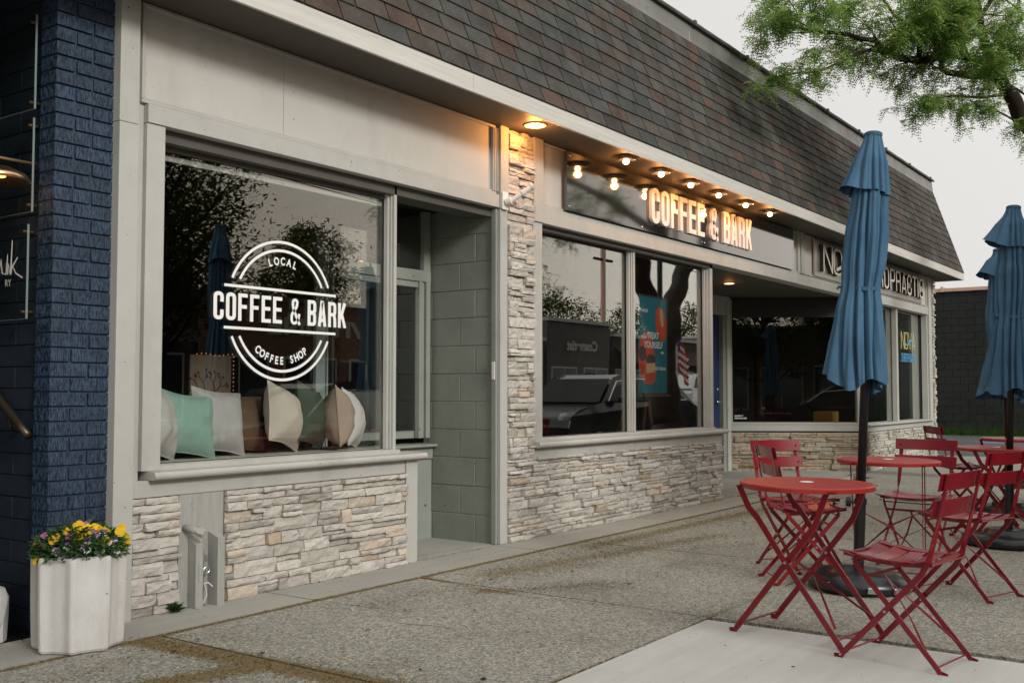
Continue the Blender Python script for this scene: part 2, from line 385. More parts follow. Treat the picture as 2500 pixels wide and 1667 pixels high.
class MB:
    def __init__(s):
        s.v = []; s.f = []; s.c = []
    def add(s, vs, fs, c=(1, 1, 1)):
        o = len(s.v)
        s.v.extend([tuple(p) for p in vs])
        s.f.extend([tuple(i + o for i in f) for f in fs])
        s.c.extend([c] * len(fs))
        return s
    def box(s, x0, x1, y0, y1, z0, z1, c=(1, 1, 1)):
        vs = [(x0, y0, z0), (x1, y0, z0), (x1, y1, z0), (x0, y1, z0), (x0, y0, z1), (x1, y0, z1), (x1, y1, z1), (x0, y1, z1)]
        return s.add(vs, [(3, 2, 1, 0), (4, 5, 6, 7), (0, 1, 5, 4), (1, 2, 6, 5), (2, 3, 7, 6), (3, 0, 4, 7)], c)
    def obox(s, o, u, v, n, c=(1, 1, 1)):
        """box from corner o with edge vectors u, v, n"""
        o, u, v, n = Vector(o), Vector(u), Vector(v), Vector(n)
        vs = [o, o + u, o + u + v, o + v, o + n, o + u + n, o + u + v + n, o + v + n]
        return s.add(vs, [(3, 2, 1, 0), (4, 5, 6, 7), (0, 1, 5, 4), (1, 2, 6, 5), (2, 3, 7, 6), (3, 0, 4, 7)], c)
    def tube(s, pts, r, n=8, c=(1, 1, 1), cap=True):
        pts = [Vector(p) for p in pts]
        if not hasattr(r, '__len__'):
            r = [r] * len(pts)
        vs = []; fs = []
        prev = None
        for i, p in enumerate(pts):
            t = (pts[min(i + 1, len(pts) - 1)] - pts[max(i - 1, 0)]).normalized()
            if prev is None:
                a = Vector((0, 0, 1)) if abs(t.z) < 0.9 else Vector((1, 0, 0))
                u = t.cross(a).normalized()
            else:
                u = (prev - t * prev.dot(t)).normalized()
            prev = u
            w = t.cross(u)
            for k in range(n):
                an = 2 * PI * k / n
                vs.append(p + (u * math.cos(an) + w * math.sin(an)) * r[i])
        for i in range(len(pts) - 1):
            for k in range(n):
                a = i * n + k; b = i * n + (k + 1) % n
                fs.append((a, b, b + n, a + n))
        if cap:
            fs.append(tuple(range(n - 1, -1, -1)))
            fs.append(tuple((len(pts) - 1) * n + k for k in range(n)))
        return s.add(vs, fs, c)
    def sweep(s, pts, side, w, t, c=(1, 1, 1)):
        """flat bar swept along pts; side = width direction (vector or list)"""
        pts = [Vector(p) for p in pts]
        vs = []; fs = []
        for i, p in enumerate(pts):
            tg = (pts[min(i + 1, len(pts) - 1)] - pts[max(i - 1, 0)]).normalized()
            sd = Vector(side[i] if isinstance(side, list) else side)
            sd = (sd - tg * sd.dot(tg)).normalized()
            up = tg.cross(sd)
            for a, b in ((-1, -1), (1, -1), (1, 1), (-1, 1)):
                vs.append(p + sd * (a * w / 2) + up * (b * t / 2))
        for i in range(len(pts) - 1):
            for k in range(4):
                a = i * 4 + k; b = i * 4 + (k + 1) % 4
                fs.append((a, b, b + 4, a + 4))
        fs.append((3, 2, 1, 0)); m = (len(pts) - 1) * 4
        fs.append((m, m + 1, m + 2, m + 3))
        return s.add(vs, fs, c)
    def lathe(s, prof, n=24, o=(0, 0, 0), c=(1, 1, 1), fn=None):
        vs = []; fs = []
        for r, z in prof:
            for k in range(n):
                a = 2 * PI * k / n
                rr = r * (fn(a, z) if fn else 1)
                vs.append((o[0] + rr * math.cos(a), o[1] + rr * math.sin(a), o[2] + z))
        for i in range(len(prof) - 1):
            for k in range(n):
                a = i * n + k; b = i * n + (k + 1) % n
                fs.append((a, b, b + n, a + n))
        fs.append(tuple(range(n - 1, -1, -1)))
        fs.append(tuple((len(prof) - 1) * n + k for k in range(n)))
        return s.add(vs, fs, c)
    def ball(s, o, r, n=10, sc=(1, 1, 1), c=(1, 1, 1)):
        vs = []; fs = []
        m = n // 2 + 1
        for i in range(m + 1):
            th = PI * i / m
            for k in range(n):
                a = 2 * PI * k / n
                vs.append((o[0] + r * sc[0] * math.sin(th) * math.cos(a), o[1] + r * sc[1] * math.sin(th) * math.sin(a), o[2] + r * sc[2] * math.cos(th)))
        for i in range(m):
            for k in range(n):
                a = i * n + k; b = i * n + (k + 1) % n
                fs.append((a, a + n, b + n, b))
        return s.add(vs, fs, c)
    def build(s, name, m, parent=None, local=False, bevel=0.0, smooth=False, subsurf=0):
        me = bpy.data.meshes.new(name)
        off = Vector((0, 0, 0))
        if parent is not None and not local:
            q = parent
            while q is not None:
                off += q.location
                q = q.parent
        me.from_pydata([(p[0] - off.x, p[1] - off.y, p[2] - off.z) for p in s.v], [], s.f)
        if any(c != (1, 1, 1) for c in s.c) or MATS[m].name in ('petal', 'leaf', 'leaf_far', 'ground_leaf', 'debris', 'stone', 'shingle', 'blue_brick'):
            at = me.color_attributes.new('Col', 'FLOAT_COLOR', 'CORNER')
            dat = []
            for f, c in zip(s.f, s.c):
                dat.extend([c[0], c[1], c[2], 1.0] * len(f))
            at.data.foreach_set('color', dat)
        me.materials.append(MATS[m])
        if smooth:
            me.polygons.foreach_set('use_smooth', [True] * len(me.polygons))
        me.update()
        o = bpy.data.objects.new(name, me)
        col.objects.link(o)
        if parent is not None:
            o.parent = parent
        if bevel:
            b = o.modifiers.new('bevel', 'BEVEL')
            b.width = bevel; b.segments = 2; b.limit_method = 'ANGLE'; b.angle_limit = R(40)
        if subsurf:
            q = o.modifiers.new('subsurf', 'SUBSURF'); q.levels = subsurf; q.render_levels = subsurf
        return o

def tag(o, label=None, cat=None, group=None, kind=None):
    if label: o['label'] = label
    if cat: o['category'] = cat
    if group: o['group'] = group
    if kind: o['kind'] = kind
    return o

def thing(name, loc, label, cat, group=None, rot=(0, 0, 0)):
    o = bpy.data.objects.new(name, None)
    o.empty_display_size = 0.1
    col.objects.link(o)
    o.location = loc
    o.rotation_euler = rot
    return tag(o, label, cat, group)

def copy_tree(o, parent=None):
    c = o.copy()
    col.objects.link(c)
    c.parent = parent
    for ch in [x for x in o.children]:
        copy_tree(ch, c)
    return c

def gz(x, y):
    """height of the pavement"""
    return -0.004 * max(0.0, min(x - 10.5, 30))

# text as mesh geometry in (u, v) plane
def text_geo(s, size, bold=0.0, spacing=1.0):
    cu = bpy.data.curves.new('t', 'FONT')
    cu.body = s; cu.size = size; cu.offset = bold; cu.space_character = spacing
    cu.resolution_u = 4
    ob = bpy.data.objects.new('t', cu)
    col.objects.link(ob)
    dg = bpy.context.evaluated_depsgraph_get()
    me = bpy.data.meshes.new_from_object(ob.evaluated_get(dg))
    vs = [tuple(v.co[:2]) for v in me.vertices]
    fs = [tuple(p.vertices) for p in me.polygons]
    bpy.data.objects.remove(ob); bpy.data.curves.remove(cu); bpy.data.meshes.remove(me)
    if not vs:
        return [], [], 0
    x0 = min(v[0] for v in vs)
    vs = [(v[0] - x0, v[1]) for v in vs]
    return vs, fs, max(v[0] for v in vs)

def put_text(mb, s, o, U, W, height, width=None, bold=0.0, c=(1, 1, 1), center=False, spacing=1.0):
    """flat text: cap height `height`, optional total width"""
    vs, fs, w = text_geo(s, height / 0.70, bold, spacing)
    if not vs: return
    k = (width / w) if width else 1.0
    o = Vector(o); U = Vector(U); W = Vector(W)
    sh = -0.5 * w * k if center else 0
    mb.add([o + U * (v[0] * k + sh) + W * v[1] for v in vs], fs, c)

# stroke letters
def rounded(pts, r, closed=False, n=5):
    out = []
    N = len(pts)
    for i, p in enumerate(pts):
        if not closed and i in (0, N - 1):
            out.append(p); continue
        a = Vector(pts[i - 1]); b = Vector(p); c = Vector(pts[(i + 1) % N])
        d1 = (a - b); d2 = (c - b)
        rr = min(r, d1.length * 0.48, d2.length * 0.48)
        p1 = b + d1.normalized() * rr; p2 = b + d2.normalized() * rr
        for k in range(n + 1):
            t = k / n
            q = p1 * (1 - t) ** 2 + b * 2 * t * (1 - t) + p2 * t * t
            out.append((q.x, q.y))
    return out

def letter_paths(ch, W, t):
    L, Rr, B, T = t / 2, W - t / 2, t / 2, 1 - t / 2
    r = min(W * 0.5, 0.30) * 0.9
    P = []
    def o(pts, rad=0.0, closed=False):
        P.append((rounded(pts, rad, closed) if rad else list(pts), closed))
    if ch == 'C': o([(Rr, .64), (Rr, T), (L, T), (L, B), (Rr, B), (Rr, .36)], r)
    elif ch == 'O': o([(Rr, T), (L, T), (L, B), (Rr, B)], r, True)
    elif ch == 'F': o([(L, 0), (L, 1)]); o([(t, T), (W * .97, T)]); o([(t, .52), (W * .9, .52)])
    elif ch == 'E': o([(L, 0), (L, 1)]); o([(t, T), (W, T)]); o([(t, .52), (W * .92, .52)]); o([(t, B), (W, B)])
    elif ch == 'B':
        o([(L, 0), (L, 1)]); o([(t, T), (Rr, T), (Rr, .53), (t, .53)], r * .7); o([(t, .49), (Rr, .49), (Rr, B), (t, B)], r * .7)
    elif ch == 'A': o([(L * .9, 0), (W / 2 - t * .12, 1 - t * .35), (W / 2 + t * .12, 1 - t * .35), (W - L * .9, 0)]); o([(W * .26, .24), (W * .74, .24)])
    elif ch == 'R': o([(L, 0), (L, 1)]); o([(t, T), (Rr, T), (Rr, .50), (t, .50)], r * .7); o([(Rr - t * .3, .50), (Rr, .30), (Rr + t * .05, 0)])
    elif ch == 'P': o([(L, 0), (L, 1)]); o([(t, T), (Rr, T), (Rr, .45), (t, .45)], r * .7)
    elif ch == 'K': o([(L, 0), (L, 1)]); o([(t * .9, .36), (Rr, 1)]); o([(W * .45, .58), (Rr + t * .15, 0)])
    elif ch == 'N': o([(L, 0), (L, 1)]); o([(Rr, 0), (Rr, 1)]); o([(L, 1 - t * .5), (Rr, t * .5)])
    elif ch == 'V': o([(L * .6, 1), (W / 2, t * .3), (W - L * .6, 1)])
    elif ch == 'H': o([(L, 0), (L, 1)]); o([(Rr, 0), (Rr, 1)]); o([(t, .5), (W - t, .5)])
    elif ch == 'I': o([(L, 0), (L, 1)])
    elif ch == 'T': o([(0, T), (W, T)]); o([(W / 2, 0), (W / 2, 1 - t)])
    elif ch == '&': o([(W * 1.02, 0), (W * .34, .58), (W * .26, .72), (W * .26, .88), (W * .40, T), (W * .62, T), (W * .75, .88), (W * .70, .70), (W * .32, .48), (L, .36), (L, .14), (W * .28, B), (W * .56, B), (W * .84, .18), (W * .98, .42)], .06)
    return P

def stroke_text(mb, s, o, U, Wv, N, height, width, t=0.15, lw=0.40, gap=0.09, depth=0.002, side=None, words=None):
    """letters as swept strokes; returns nothing. N points toward the viewer"""
    o, U, Wv, N = Vector(o), Vector(U), Vector(Wv), Vector(N)
    ws = []
    for ch in s:
        ws.append({' ': lw * .5, 'I': t, '&': lw * 1.02}.get(ch, lw))
    tot = sum(ws) + gap * (len(s) - 1)
    k = width / (tot * height)
    x = 0
    idx = 0
    for ch, w in zip(s, ws):
        tt = t * .80 if ch == '&' else t
        for path, closed in letter_paths(ch, w, tt):
            idx += 1
            lift = 0.0004 * (idx % 4)
            pts = [Vector(p) for p in path]
            n = len(pts)
            Lf = []; Rt = []
            for i in range(n):
                if closed:
                    a = pts[i - 1]; c = pts[(i + 1) % n]
                else:
                    a = pts[max(i - 1, 0)]; c = pts[min(i + 1, n - 1)]
                b = pts[i]
                d1 = (b - a); d2 = (c - b)
                if d1.length < 1e-6: d1 = d2
                if d2.length < 1e-6: d2 = d1
                d1 = d1.normalized(); d2 = d2.normalized()
                nn = (Vector((-d1.y, d1.x)) + Vector((-d2.y, d2.x)))
                nn = nn.normalized() if nn.length > 1e-6 else Vector((-d1.y, d1.x))
                cs = max(0.5, nn.dot(Vector((-d1.y, d1.x))))
                Lf.append(b + nn * (tt / 2 / cs)); Rt.append(b - nn * (tt / 2 / cs))
            def w3(p, d):
                return o + U * ((x + p.x) * height * k) + Wv * (p.y * height) + N * (d + lift)
            vs = []
            for i in range(n):
                vs += [w3(Lf[i], depth), w3(Rt[i], depth), w3(Lf[i], -lift), w3(Rt[i], -lift)]
            fr = []; sd = []
            m = n if closed else n - 1
            for i in range(m):
                a = i * 4; b = ((i + 1) % n) * 4
                fr.append((a, b, b + 1, a + 1))
                sd += [(a + 2, b + 2, b, a), (a + 1, b + 1, b + 3, a + 3)]
            if not closed:
                sd += [(0, 1, 3, 2), ((n - 1) * 4 + 1, (n - 1) * 4, (n - 1) * 4 + 2, (n - 1) * 4 + 3)]
            mb.add(vs, fr)
            (side or mb).add(vs, sd)
        x += w + gap
# ================================================================== THE SETTING
# ground sheets: street side asphalt far out, dirt base under the slabs
XA, XB = -14, 20.9
def sheet(name, xs, ys, zf, m, mossf=None):
    mb = MB()
    vs = [(x, y, zf(x, y)) for y in ys for x in xs]
    n = len(xs)
    fs = [(j * n + i, j * n + i + 1, (j + 1) * n + i + 1, (j + 1) * n + i) for j in range(len(ys) - 1) for i in range(n - 1)]
    mb.add(vs, fs)
    o = mb.build(name, m)
    o['kind'] = 'structure'
    return o

def frange(a, b, n):
    return [a + (b - a) * i / n for i in range(n + 1)]

street_z = -0.15
sheet('ground', [-80, -40, XA, -5, 0, 5, 10, 15, XB, 30, 60, 150], [-90, -40, -20, -8, -2.3, 4.3, 15, 60],
      lambda x, y: -0.36 if y < 0.5 else min(gz(x, y), 0) - 0.05, 'joint_dirt')
sheet('street', [-80, 0, 40, 150], [-11.5, 0.08], lambda x, y: street_z, 'asphalt')
sheet('parking_lot', frange(20.95, 60, 10), [0.3, 1, 2, 4.3, 8, 15, 40], lambda x, y: gz(x, y) - 0.012, 'asphalt')
sheet('far_pavement', [-80, 0, 40, 150], [-14.6, -11.5], lambda x, y: -0.2, 'apron_concrete')

# pavement slabs: (x0, x1, y0, y1)
def moss_amount(x, y):
    a = 0.0
    def seg(px, py, qx, qy, w, s):
        nonlocal a
        d = Vector((qx - px, qy - py)); L2 = d.length_squared
        t = max(0, min(1, ((x - px) * d.x + (y - py) * d.y) / L2))
        dd = math.hypot(x - px - d.x * t, y - py - d.y * t)
        a = max(a, s * math.exp(-(dd / w) ** 2))
    seg(3.02, 4.22, 3.16, 2.3, 0.17, 0.64)
    seg(2.5, 3.65, 3.0, 3.5, 0.20, 0.58)
    seg(2.2, 3.9, 2.9, 4.1, 0.10, 0.42)
    seg(-2, 4.31, 14, 4.31, 0.035, 0.62)
    seg(5.05, 4.3, 4.92, 3.4, 0.05, 0.60)
    seg(4.92, 3.4, 5.0, 2.9, 0.05, 0.50)
    seg(4.95, 2.38, 5.6, 2.34, 0.06, 0.50)
    seg(6.0, 4.05, 9.0, 3.9, 0.30, 0.40)
    seg(5.2, 3.9, 6.1, 3.7, 0.2, 0.42)
    seg(6.9, 3.6, 9.5, 3.2, 0.35, 0.33)
    seg(9, 3.9, 12, 3.8, 0.2, 0.45)
    seg(3.5, 4.35, 10.5, 4.72, 0.03, 0.2)
    seg(-2, 4.74, 15, 4.74, 0.035, 0.58)
    seg(4.98, 2.30, 4.98, 0.5, 0.03, 0.5)
    seg(5.4, 4.0, 7.9, 3.6, .26, .50); seg(6.8, 4.1, 10, 4.0, .22, .52); seg(7.5, 3.2, 9.5, 2.8, .3, .45); seg(4.9, 3.7, 5.6, 3.2, .2, .47)
    seg(4.2, 4.0, 5.0, 3.9, .12, .40)
    seg(11, 4.5, 14.5, 6.3, 0.4, 0.35)
    return a
def slab(mb_list, x0, x1, y0, y1, g=0.008, edge=0.0):
    nx = max(2, int((x1 - x0) / 0.07)); ny = max(2, int((y1 - y0) / 0.07))
    if x0 > 12 or x1 < 2 or y1 < 0: nx = max(2, nx // 4); ny = max(2, ny // 4)
    xs = frange(x0 + g, x1 - g, nx); ys = frange(y0 + g, y1 - g, ny)
    vs = [(x, y, gz(x, y) + edge) for y in ys for x in xs]
    n = len(xs)
    fs = [(j * n + i, j * n + i + 1, (j + 1) * n + i + 1, (j + 1) * n + i) for j in range(len(ys) - 1) for i in range(n - 1)]
    b = [(x, y, z - 0.06) for x, y, z in (vs[0], vs[n - 1], vs[-1], vs[-n])]
    o = len(vs)
    vs += b
    fs += [(0, n - 1, o + 1, o), (n - 1, (len(ys)) * n - 1, o + 2, o + 1), (len(ys) * n - 1, (len(ys) - 1) * n, o + 3, o + 2), ((len(ys) - 1) * n, 0, o, o + 3)]
    mb_list.add(vs, fs)
def finish_slabs(mb, name, m):
    o = mb.build(name, m)
    at = o.data.attributes.new('moss', 'FLOAT', 'POINT')
    at.data.foreach_set('value', [moss_amount(v[0], v[1]) for v in mb.v])
    o['kind'] = 'structure'
    return o
ap = MB()
for a, b in ((-10, 1.2), (1.2, 2.7), (2.7, 4.16), (4.16, 6.42), (6.42, 8.6), (8.6, 11.0)):
    slab(ap, a, b, 4.31, 4.78 if a < 11 else 6.5, g=0.006)
slab(ap, 5.5, 6.47, 4.79, 5.5, g=0.002)
slab(ap, 11.0, 13.0, 4.31, 6.6); slab(ap, 13.0, 15.8, 4.60, 6.6)
slab(ap, 10.62, 11.0, 4.785, 6.6)
finish_slabs(ap, 'apron', 'apron_concrete')
ag = MB()
xs = [-10, -4, 1.2, 3.13, 5.04, 6.98, 8.9, 10.8, 12.7, 14.7, 16.6, 18.6, 20.9]
for a, b in zip(xs, xs[1:]):
    top = 4.31 if a < 13 else (4.58 if a < 14 else 4.76)
    slab(ag, a, b, 2.33, top)
    slab(ag, max(a, 4.98), b, 0.5, 2.33) if b > 5.1 else None
    slab(ag, max(a, 4.98), b, 0.29, 0.5) if b > 5.1 else None
finish_slabs(ag, 'pavement', 'aggregate')
lt = MB()
slab(lt, 3.4, 4.97, 0.5, 2.32, edge=0.004); slab(lt, 1.45, 3.4, 0.5, 2.32, edge=0.004); slab(lt, -8, 1.45, 0.5, 2.32, edge=0.004)
slab(lt, 3.4, 4.97, 0.29, 0.5, edge=0.004); slab(lt, -8, 3.4, 0.29, 0.5, edge=0.004)
finish_slabs(lt, 'footpath', 'light_concrete')
kb = MB(); kb.box(-80, 30, 0.08, 0.28, -0.3, -0.002)
kb.build('kerb', 'apron_concrete', bevel=0.02)['kind'] = 'structure'
pm = MB()
pm.box(22.0, 23.6, 3.55, 3.75, -0.075, -0.066)
pm.box(27.0, 27.9, 5.0, 5.5, -0.09, -0.080)
pm.box(28.0, 29.0, 3.6, 4.4, -0.09, -0.083)
pm.build('parking_marking', 'lot_blue')['kind'] = 'structure'
pm = MB(); pm.box(21.2, 21.35, -1.5, 4.6, -0.075, -0.068); pm.box(24.5, 24.62, -1.5, 5.6, -0.09, -0.076)
pm.build('parking_line', 'lot_paint')['kind'] = 'structure'

ck = MB()
for pts in ([(5.9, 3.1), (6.3, 3.25), (6.6, 3.2), (6.95, 3.42), (7.3, 3.4)], [(3.9, 3.0), (4.05, 3.3), (4.0, 3.6), (4.2, 3.9), (4.15, 4.28)], [(8.2, 2.4), (8.35, 2.9), (8.25, 3.3), (8.5, 3.8)], [(5.3, 1.2), (5.8, 1.5), (6.1, 1.45), (6.6, 1.8)]):
    path = []
    for (a, b), (c, d) in zip(pts, pts[1:]):
        for k in range(8):
            f = k / 8
            path.append((a + (c - a) * f + rnd.uniform(-.012, .012), b + (d - b) * f + rnd.uniform(-.012, .012)))
    vs = []
    for i, (a, b) in enumerate(path):
        w = rnd.uniform(.0006, .0022)
        vs += [(a - w, b - w, gz(a, b) + .0015), (a + w, b + w, gz(a, b) + .0015)]
    ck.add(vs, [(2 * i, 2 * i + 1, 2 * i + 3, 2 * i + 2) for i in range(len(path) - 1)])
ck.build('pavement_crack', 'joint_dirt')['kind'] = 'structure'
gm = MB()
for _ in range(26):
    a, b = rnd.uniform(2.5, 9), rnd.uniform(.8, 4.2); r = rnd.uniform(.006, .014)
    gm.add([(a + r * math.cos(k) * rnd.uniform(.8, 1.2), b + r * math.sin(k), gz(a, b) + .0055) for k in frange(0, 5.6, 8)], [tuple(range(9))])
gm.build('pavement_spot', 'mulch')['kind'] = 'structure'

# scattered seeds and husks (uncountable litter)
db = MB()
for i in range(15000):
    for _ in range(40):
        x = rnd.uniform(1.6, 11); y = rnd.uniform(2.3, 4.76)
        mo = moss_amount(x, y)
        if rnd.random() < (mo - 0.22) * 1.1 + 0.012: break
    if x > 7 and rnd.random() < 0.4: continue
    z = gz(x, y) + 0.002
    s = rnd.uniform(0.002, 0.006); a = rnd.uniform(0, PI)
    dx, dy = math.cos(a) * s * 1.8, math.sin(a) * s * 1.8
    ex, ey = -math.sin(a) * s * .5, math.cos(a) * s * .5
    q = rnd.uniform(0.4, 1.7)
    db.add([(x - dx, y - dy, z), (x + ex, y + ey, z + 0.002), (x + dx, y + dy, z + 0.001), (x - ex, y - ey, z)], [(0, 1, 2, 3)], (q, q * rnd.uniform(.85, 1), q * .9))
tag(db.build('seed_litter', 'debris'), 'tiny brown tree seeds and husks scattered over the pavement joints', 'litter', kind='stuff')
lf = MB()
for (x, y) in [(3.35, 4.70), (3.42, 4.69), (3.5, 4.67), (3.62, 4.66), (4.45, 4.71), (4.55, 4.70), (4.65, 4.68), (3.05, 4.2), (3.0, 4.24), (4.05, 4.72), (4.6, 4.74), (3.9, 3.4), (4.2, 2.9), (4.9, 3.3), (6.1, 2.9), (4.3, 3.9), (2.7, 4.2), (5.3, 4.5), (5.9, 4.6), (6.3, 4.0), (3.8, 4.69), (4.75, 4.71)] + [(rnd.uniform(2.8, 8), rnd.uniform(2.6, 4.3)) for _ in range(130)]:
    a = rnd.uniform(0, 6.28); s = rnd.uniform(0.008, 0.017); z = gz(x, y) + 0.004
    dx, dy = math.cos(a) * s, math.sin(a) * s
    lf.add([(x - dx, y - dy, z), (x + dy * .4, y - dx * .4, z + .004), (x + dx, y + dy, z + .006), (x - dy * .4, y + dx * .4, z + .002)], [(0, 1, 2, 3)], rnd.choice([(1.8, .9, .5), (.4, .35, .35), (1.5, 1.2, .9), (.3, .3, .3), (.25, .25, .25), (.3, .3, .25)]))
tag(lf.build('fallen_leaves', 'debris'), 'small dry leaves lying along the base of the stone wall', 'leaves', kind='stuff')

# ================================================================== THE SHOP BUILDING
Y0 = 4.76
shop = thing('shop_building', (3.2, 4.76, 0), 'low shop building with shingled mansard roof, ledgestone base and beige painted wood fronts', 'building')
def part(mb, name, m, parent=None, **k):
    return mb.build(name, m, parent or shop, **k)

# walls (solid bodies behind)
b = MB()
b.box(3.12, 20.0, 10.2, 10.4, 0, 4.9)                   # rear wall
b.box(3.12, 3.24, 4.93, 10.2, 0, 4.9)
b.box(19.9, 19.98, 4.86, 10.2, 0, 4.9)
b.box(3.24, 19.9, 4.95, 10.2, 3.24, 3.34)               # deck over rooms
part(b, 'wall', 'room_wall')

def ledgestone(mb, o, U, N, width, z0, z1, tone=(1, 1, 1), dark=0.0, hmin=0.03, hmax=0.075, lmin=0.09, lmax=0.36, seed=1):
    """irregular stacked stone strips on a vertical face; U along the face, N outward"""
    q = random.Random(seed)
    o = Vector(o); U = Vector(U); N = Vector(N)
    z = z0
    while z < z1 - 0.012:
        h = min(q.uniform(hmin, hmax), z1 - z)
        if z1 - (z + h) < 0.02: h = z1 - z
        x = -q.uniform(0, 0.1)
        while x < width - 0.005:
            l = q.uniform(lmin, lmax)
            if q.random() < 0.25: l *= 0.55
            x0, x1 = max(x, 0), min(x + l, width)
            if width - x1 < 0.04: x1 = width
            x = x1 if x1 == width else x + l
            if x1 - x0 < 0.015: continue
            subs = [(z, z + h)]
            if h > 0.048 and q.random() < 0.42:
                m = z + h * q.uniform(0.35, 0.65); subs = [(z, m), (m, z + h)]
            for (a, c) in subs:
                g = 0.0016
                base = q.choice([0.012, 0.020, 0.028, 0.038, 0.046])
                nx = max(2, int((x1 - x0) / 0.028)); nz = 3 if c - a > 0.035 else 2
                v = []
                fs = []
                ph = q.uniform(0, 100)
                tl = q.uniform(-0.006, 0.006)
                ed = [q.uniform(-.0022, .0022) for _ in range(2 * (nx + 1))]
                for j in range(nz + 1):
                    for i in range(nx + 1):
                        fx = i / nx; fz = j / nz
                        px = x0 + g + (x1 - x0 - 2 * g) * fx
                        pz = a + g + (c - a - 2 * g) * fz
                        if j == 0: pz += max(0, ed[i])
                        if j == nz: pz += min(0, ed[nx + 1 + i])
                        dd = base + tl * (fz - .5) * 2 + 0.011 * noise.noise(Vector((px * 14, pz * 30, ph))) + 0.006 * noise.noise(Vector((px * 45, pz * 60, ph)))
                        if j in (0, nz): dd -= 0.0035
                        if i in (0, nx): dd -= 0.003
                        v.append(o + U * px + Vector((0, 0, pz)) + N * max(dd, 0.004))
                n = nx + 1
                for j in range(nz):
                    for i in range(nx):
                        fs.append((j * n + i, j * n + i + 1, (j + 1) * n + i + 1, (j + 1) * n + i))
                k0 = len(v)
                ring = [i for i in range(n)] + [j * n + nx for j in range(1, nz + 1)] + [nz * n + i for i in range(nx - 1, -1, -1)] + [j * n for j in range(nz - 1, 0, -1)]
                for i in ring:
                    p = v[i]
                    t = (p - o)
                    dep = t.dot(N)
                    v.append(p - N * dep)
                for i in range(len(ring)):
                    j = (i + 1) % len(ring)
                    fs.append((ring[i], k0 + i, k0 + j, ring[j]))
                w = q.uniform(0.88, 1.10) * (1 - dark * q.random())
                r = q.random()
                cc = (w * tone[0], w * tone[1], w * tone[2])
                if r < 0.08: cc = (w * 1.04 * tone[0], w * 0.95 * tone[1], w * 0.87 * tone[2])
                elif r < 0.17: cc = (w * 0.80 * tone[0], w * 0.80 * tone[1], w * 0.78 * tone[2])
                elif r < 0.195: cc = (w * 0.86 * tone[0], w * 0.74 * tone[1], w * 0.61 * tone[2])
                mb.add(v, fs, cc)
        z += h

st = MB(); mo = MB()
def stone_wall(x0, x1, z0, z1, seed, **k):
    ledgestone(st, (x0, Y0 - 0.012, 0), (1, 0, 0), (0, -1, 0), x1 - x0, z0, z1, seed=seed, **k)
    mo.box(x0, x1, Y0 - 0.010, Y0 + 0.07, z0, z1)
stone_wall(3.245, 3.545, 0, 0.612, 3, hmin=.035, hmax=.095, lmin=.12, lmax=.34)
stone_wall(3.855, 5.385, 0, 0.612, 5, hmin=.035, hmax=.09, lmin=.10, lmax=.34)
stone_wall(6.575, 6.935, 0.640, 3.24, 8, hmin=0.035, hmax=0.09, lmax=0.3)
stone_wall(6.575, 10.56, 0, 0.64, 11, hmin=0.025, hmax=0.07)
stone_wall(19.86, 20.0, 0 - 0.04, 3.24, 13)
stone_wall(15.87, 19.86, -0.04, 0.555, 17, tone=(0.9, 0.92, 0.9))
# the end return of the far corner and the right bay's return into the recess
ledgestone(st, (20.0, Y0, 0), (0, 1, 0), (1, 0, 0), 1.2, -0.04, 3.24, seed=21)
mo.box(19.95, 19.995, Y0, 6.2, -0.04, 3.24)
ledgestone(st, (10.56, Y0, 0), (0, 1, 0), (1, 0, 0), 1.7, -0.02, 0.61, seed=22)
mo.box(10.48, 10.555, Y0, 6.46, -0.02, 0.61)
# angled wall of the recess
PA = Vector((14.75, 6.52, 0)); PB = Vector((15.86, 4.76, 0))
AU = (PB - PA).normalized(); AL = (PB - PA).length; AN = Vector((AU.y, -AU.x, 0))
if AN.x > 0: AN = -AN
ledgestone(st, PA + AN * 0.004, AU, AN, AL, -0.04, 0.555, tone=(0.80, 0.73, 0.62), seed=31, dark=0.18, hmin=0.045, hmax=0.085, lmin=.14, lmax=.45)
part(mo, 'mortar_backing', 'mortar'); mo = MB()
mo.obox(PA - AN * 0.05 + Vector((0, 0, -0.04)), AU * AL, AN * 0.05, (0, 0, 0.595))
part(mo, 'mortar_backing', 'mortar')
part(st, 'stone_veneer', 'stone')

tr = MB()
# --- left bay trim
tr.box(3.24, 3.315, 4.775, 4.90, 0.70, 2.70)             # filler strip
tr.box(3.315, 3.43, 4.745, 4.87, 0.752, 2.596)             # casing
tr.box(3.315, 6.472, 4.735, 4.90, 2.598, 2.698)           # header board
tr.box(3.345, 3.43, 4.87, 4.93, 0.752, 2.596)
tr.box(3.245, 5.385, 4.738, 4.80, 0.614, 0.703)           # apron board
tr.box(5.39, 5.508, 4.732, 4.80, -0.02, 0.703)            # end board
tr.box(5.300, 5.318, 4.835, 4.872, 0.777, 2.596)           # grooved post
tr.box(5.3195, 5.328, 4.818, 4.872, 0.777, 2.596)
tr.box(5.3295, 5.356, 4.800, 4.93, 0.757, 2.596)
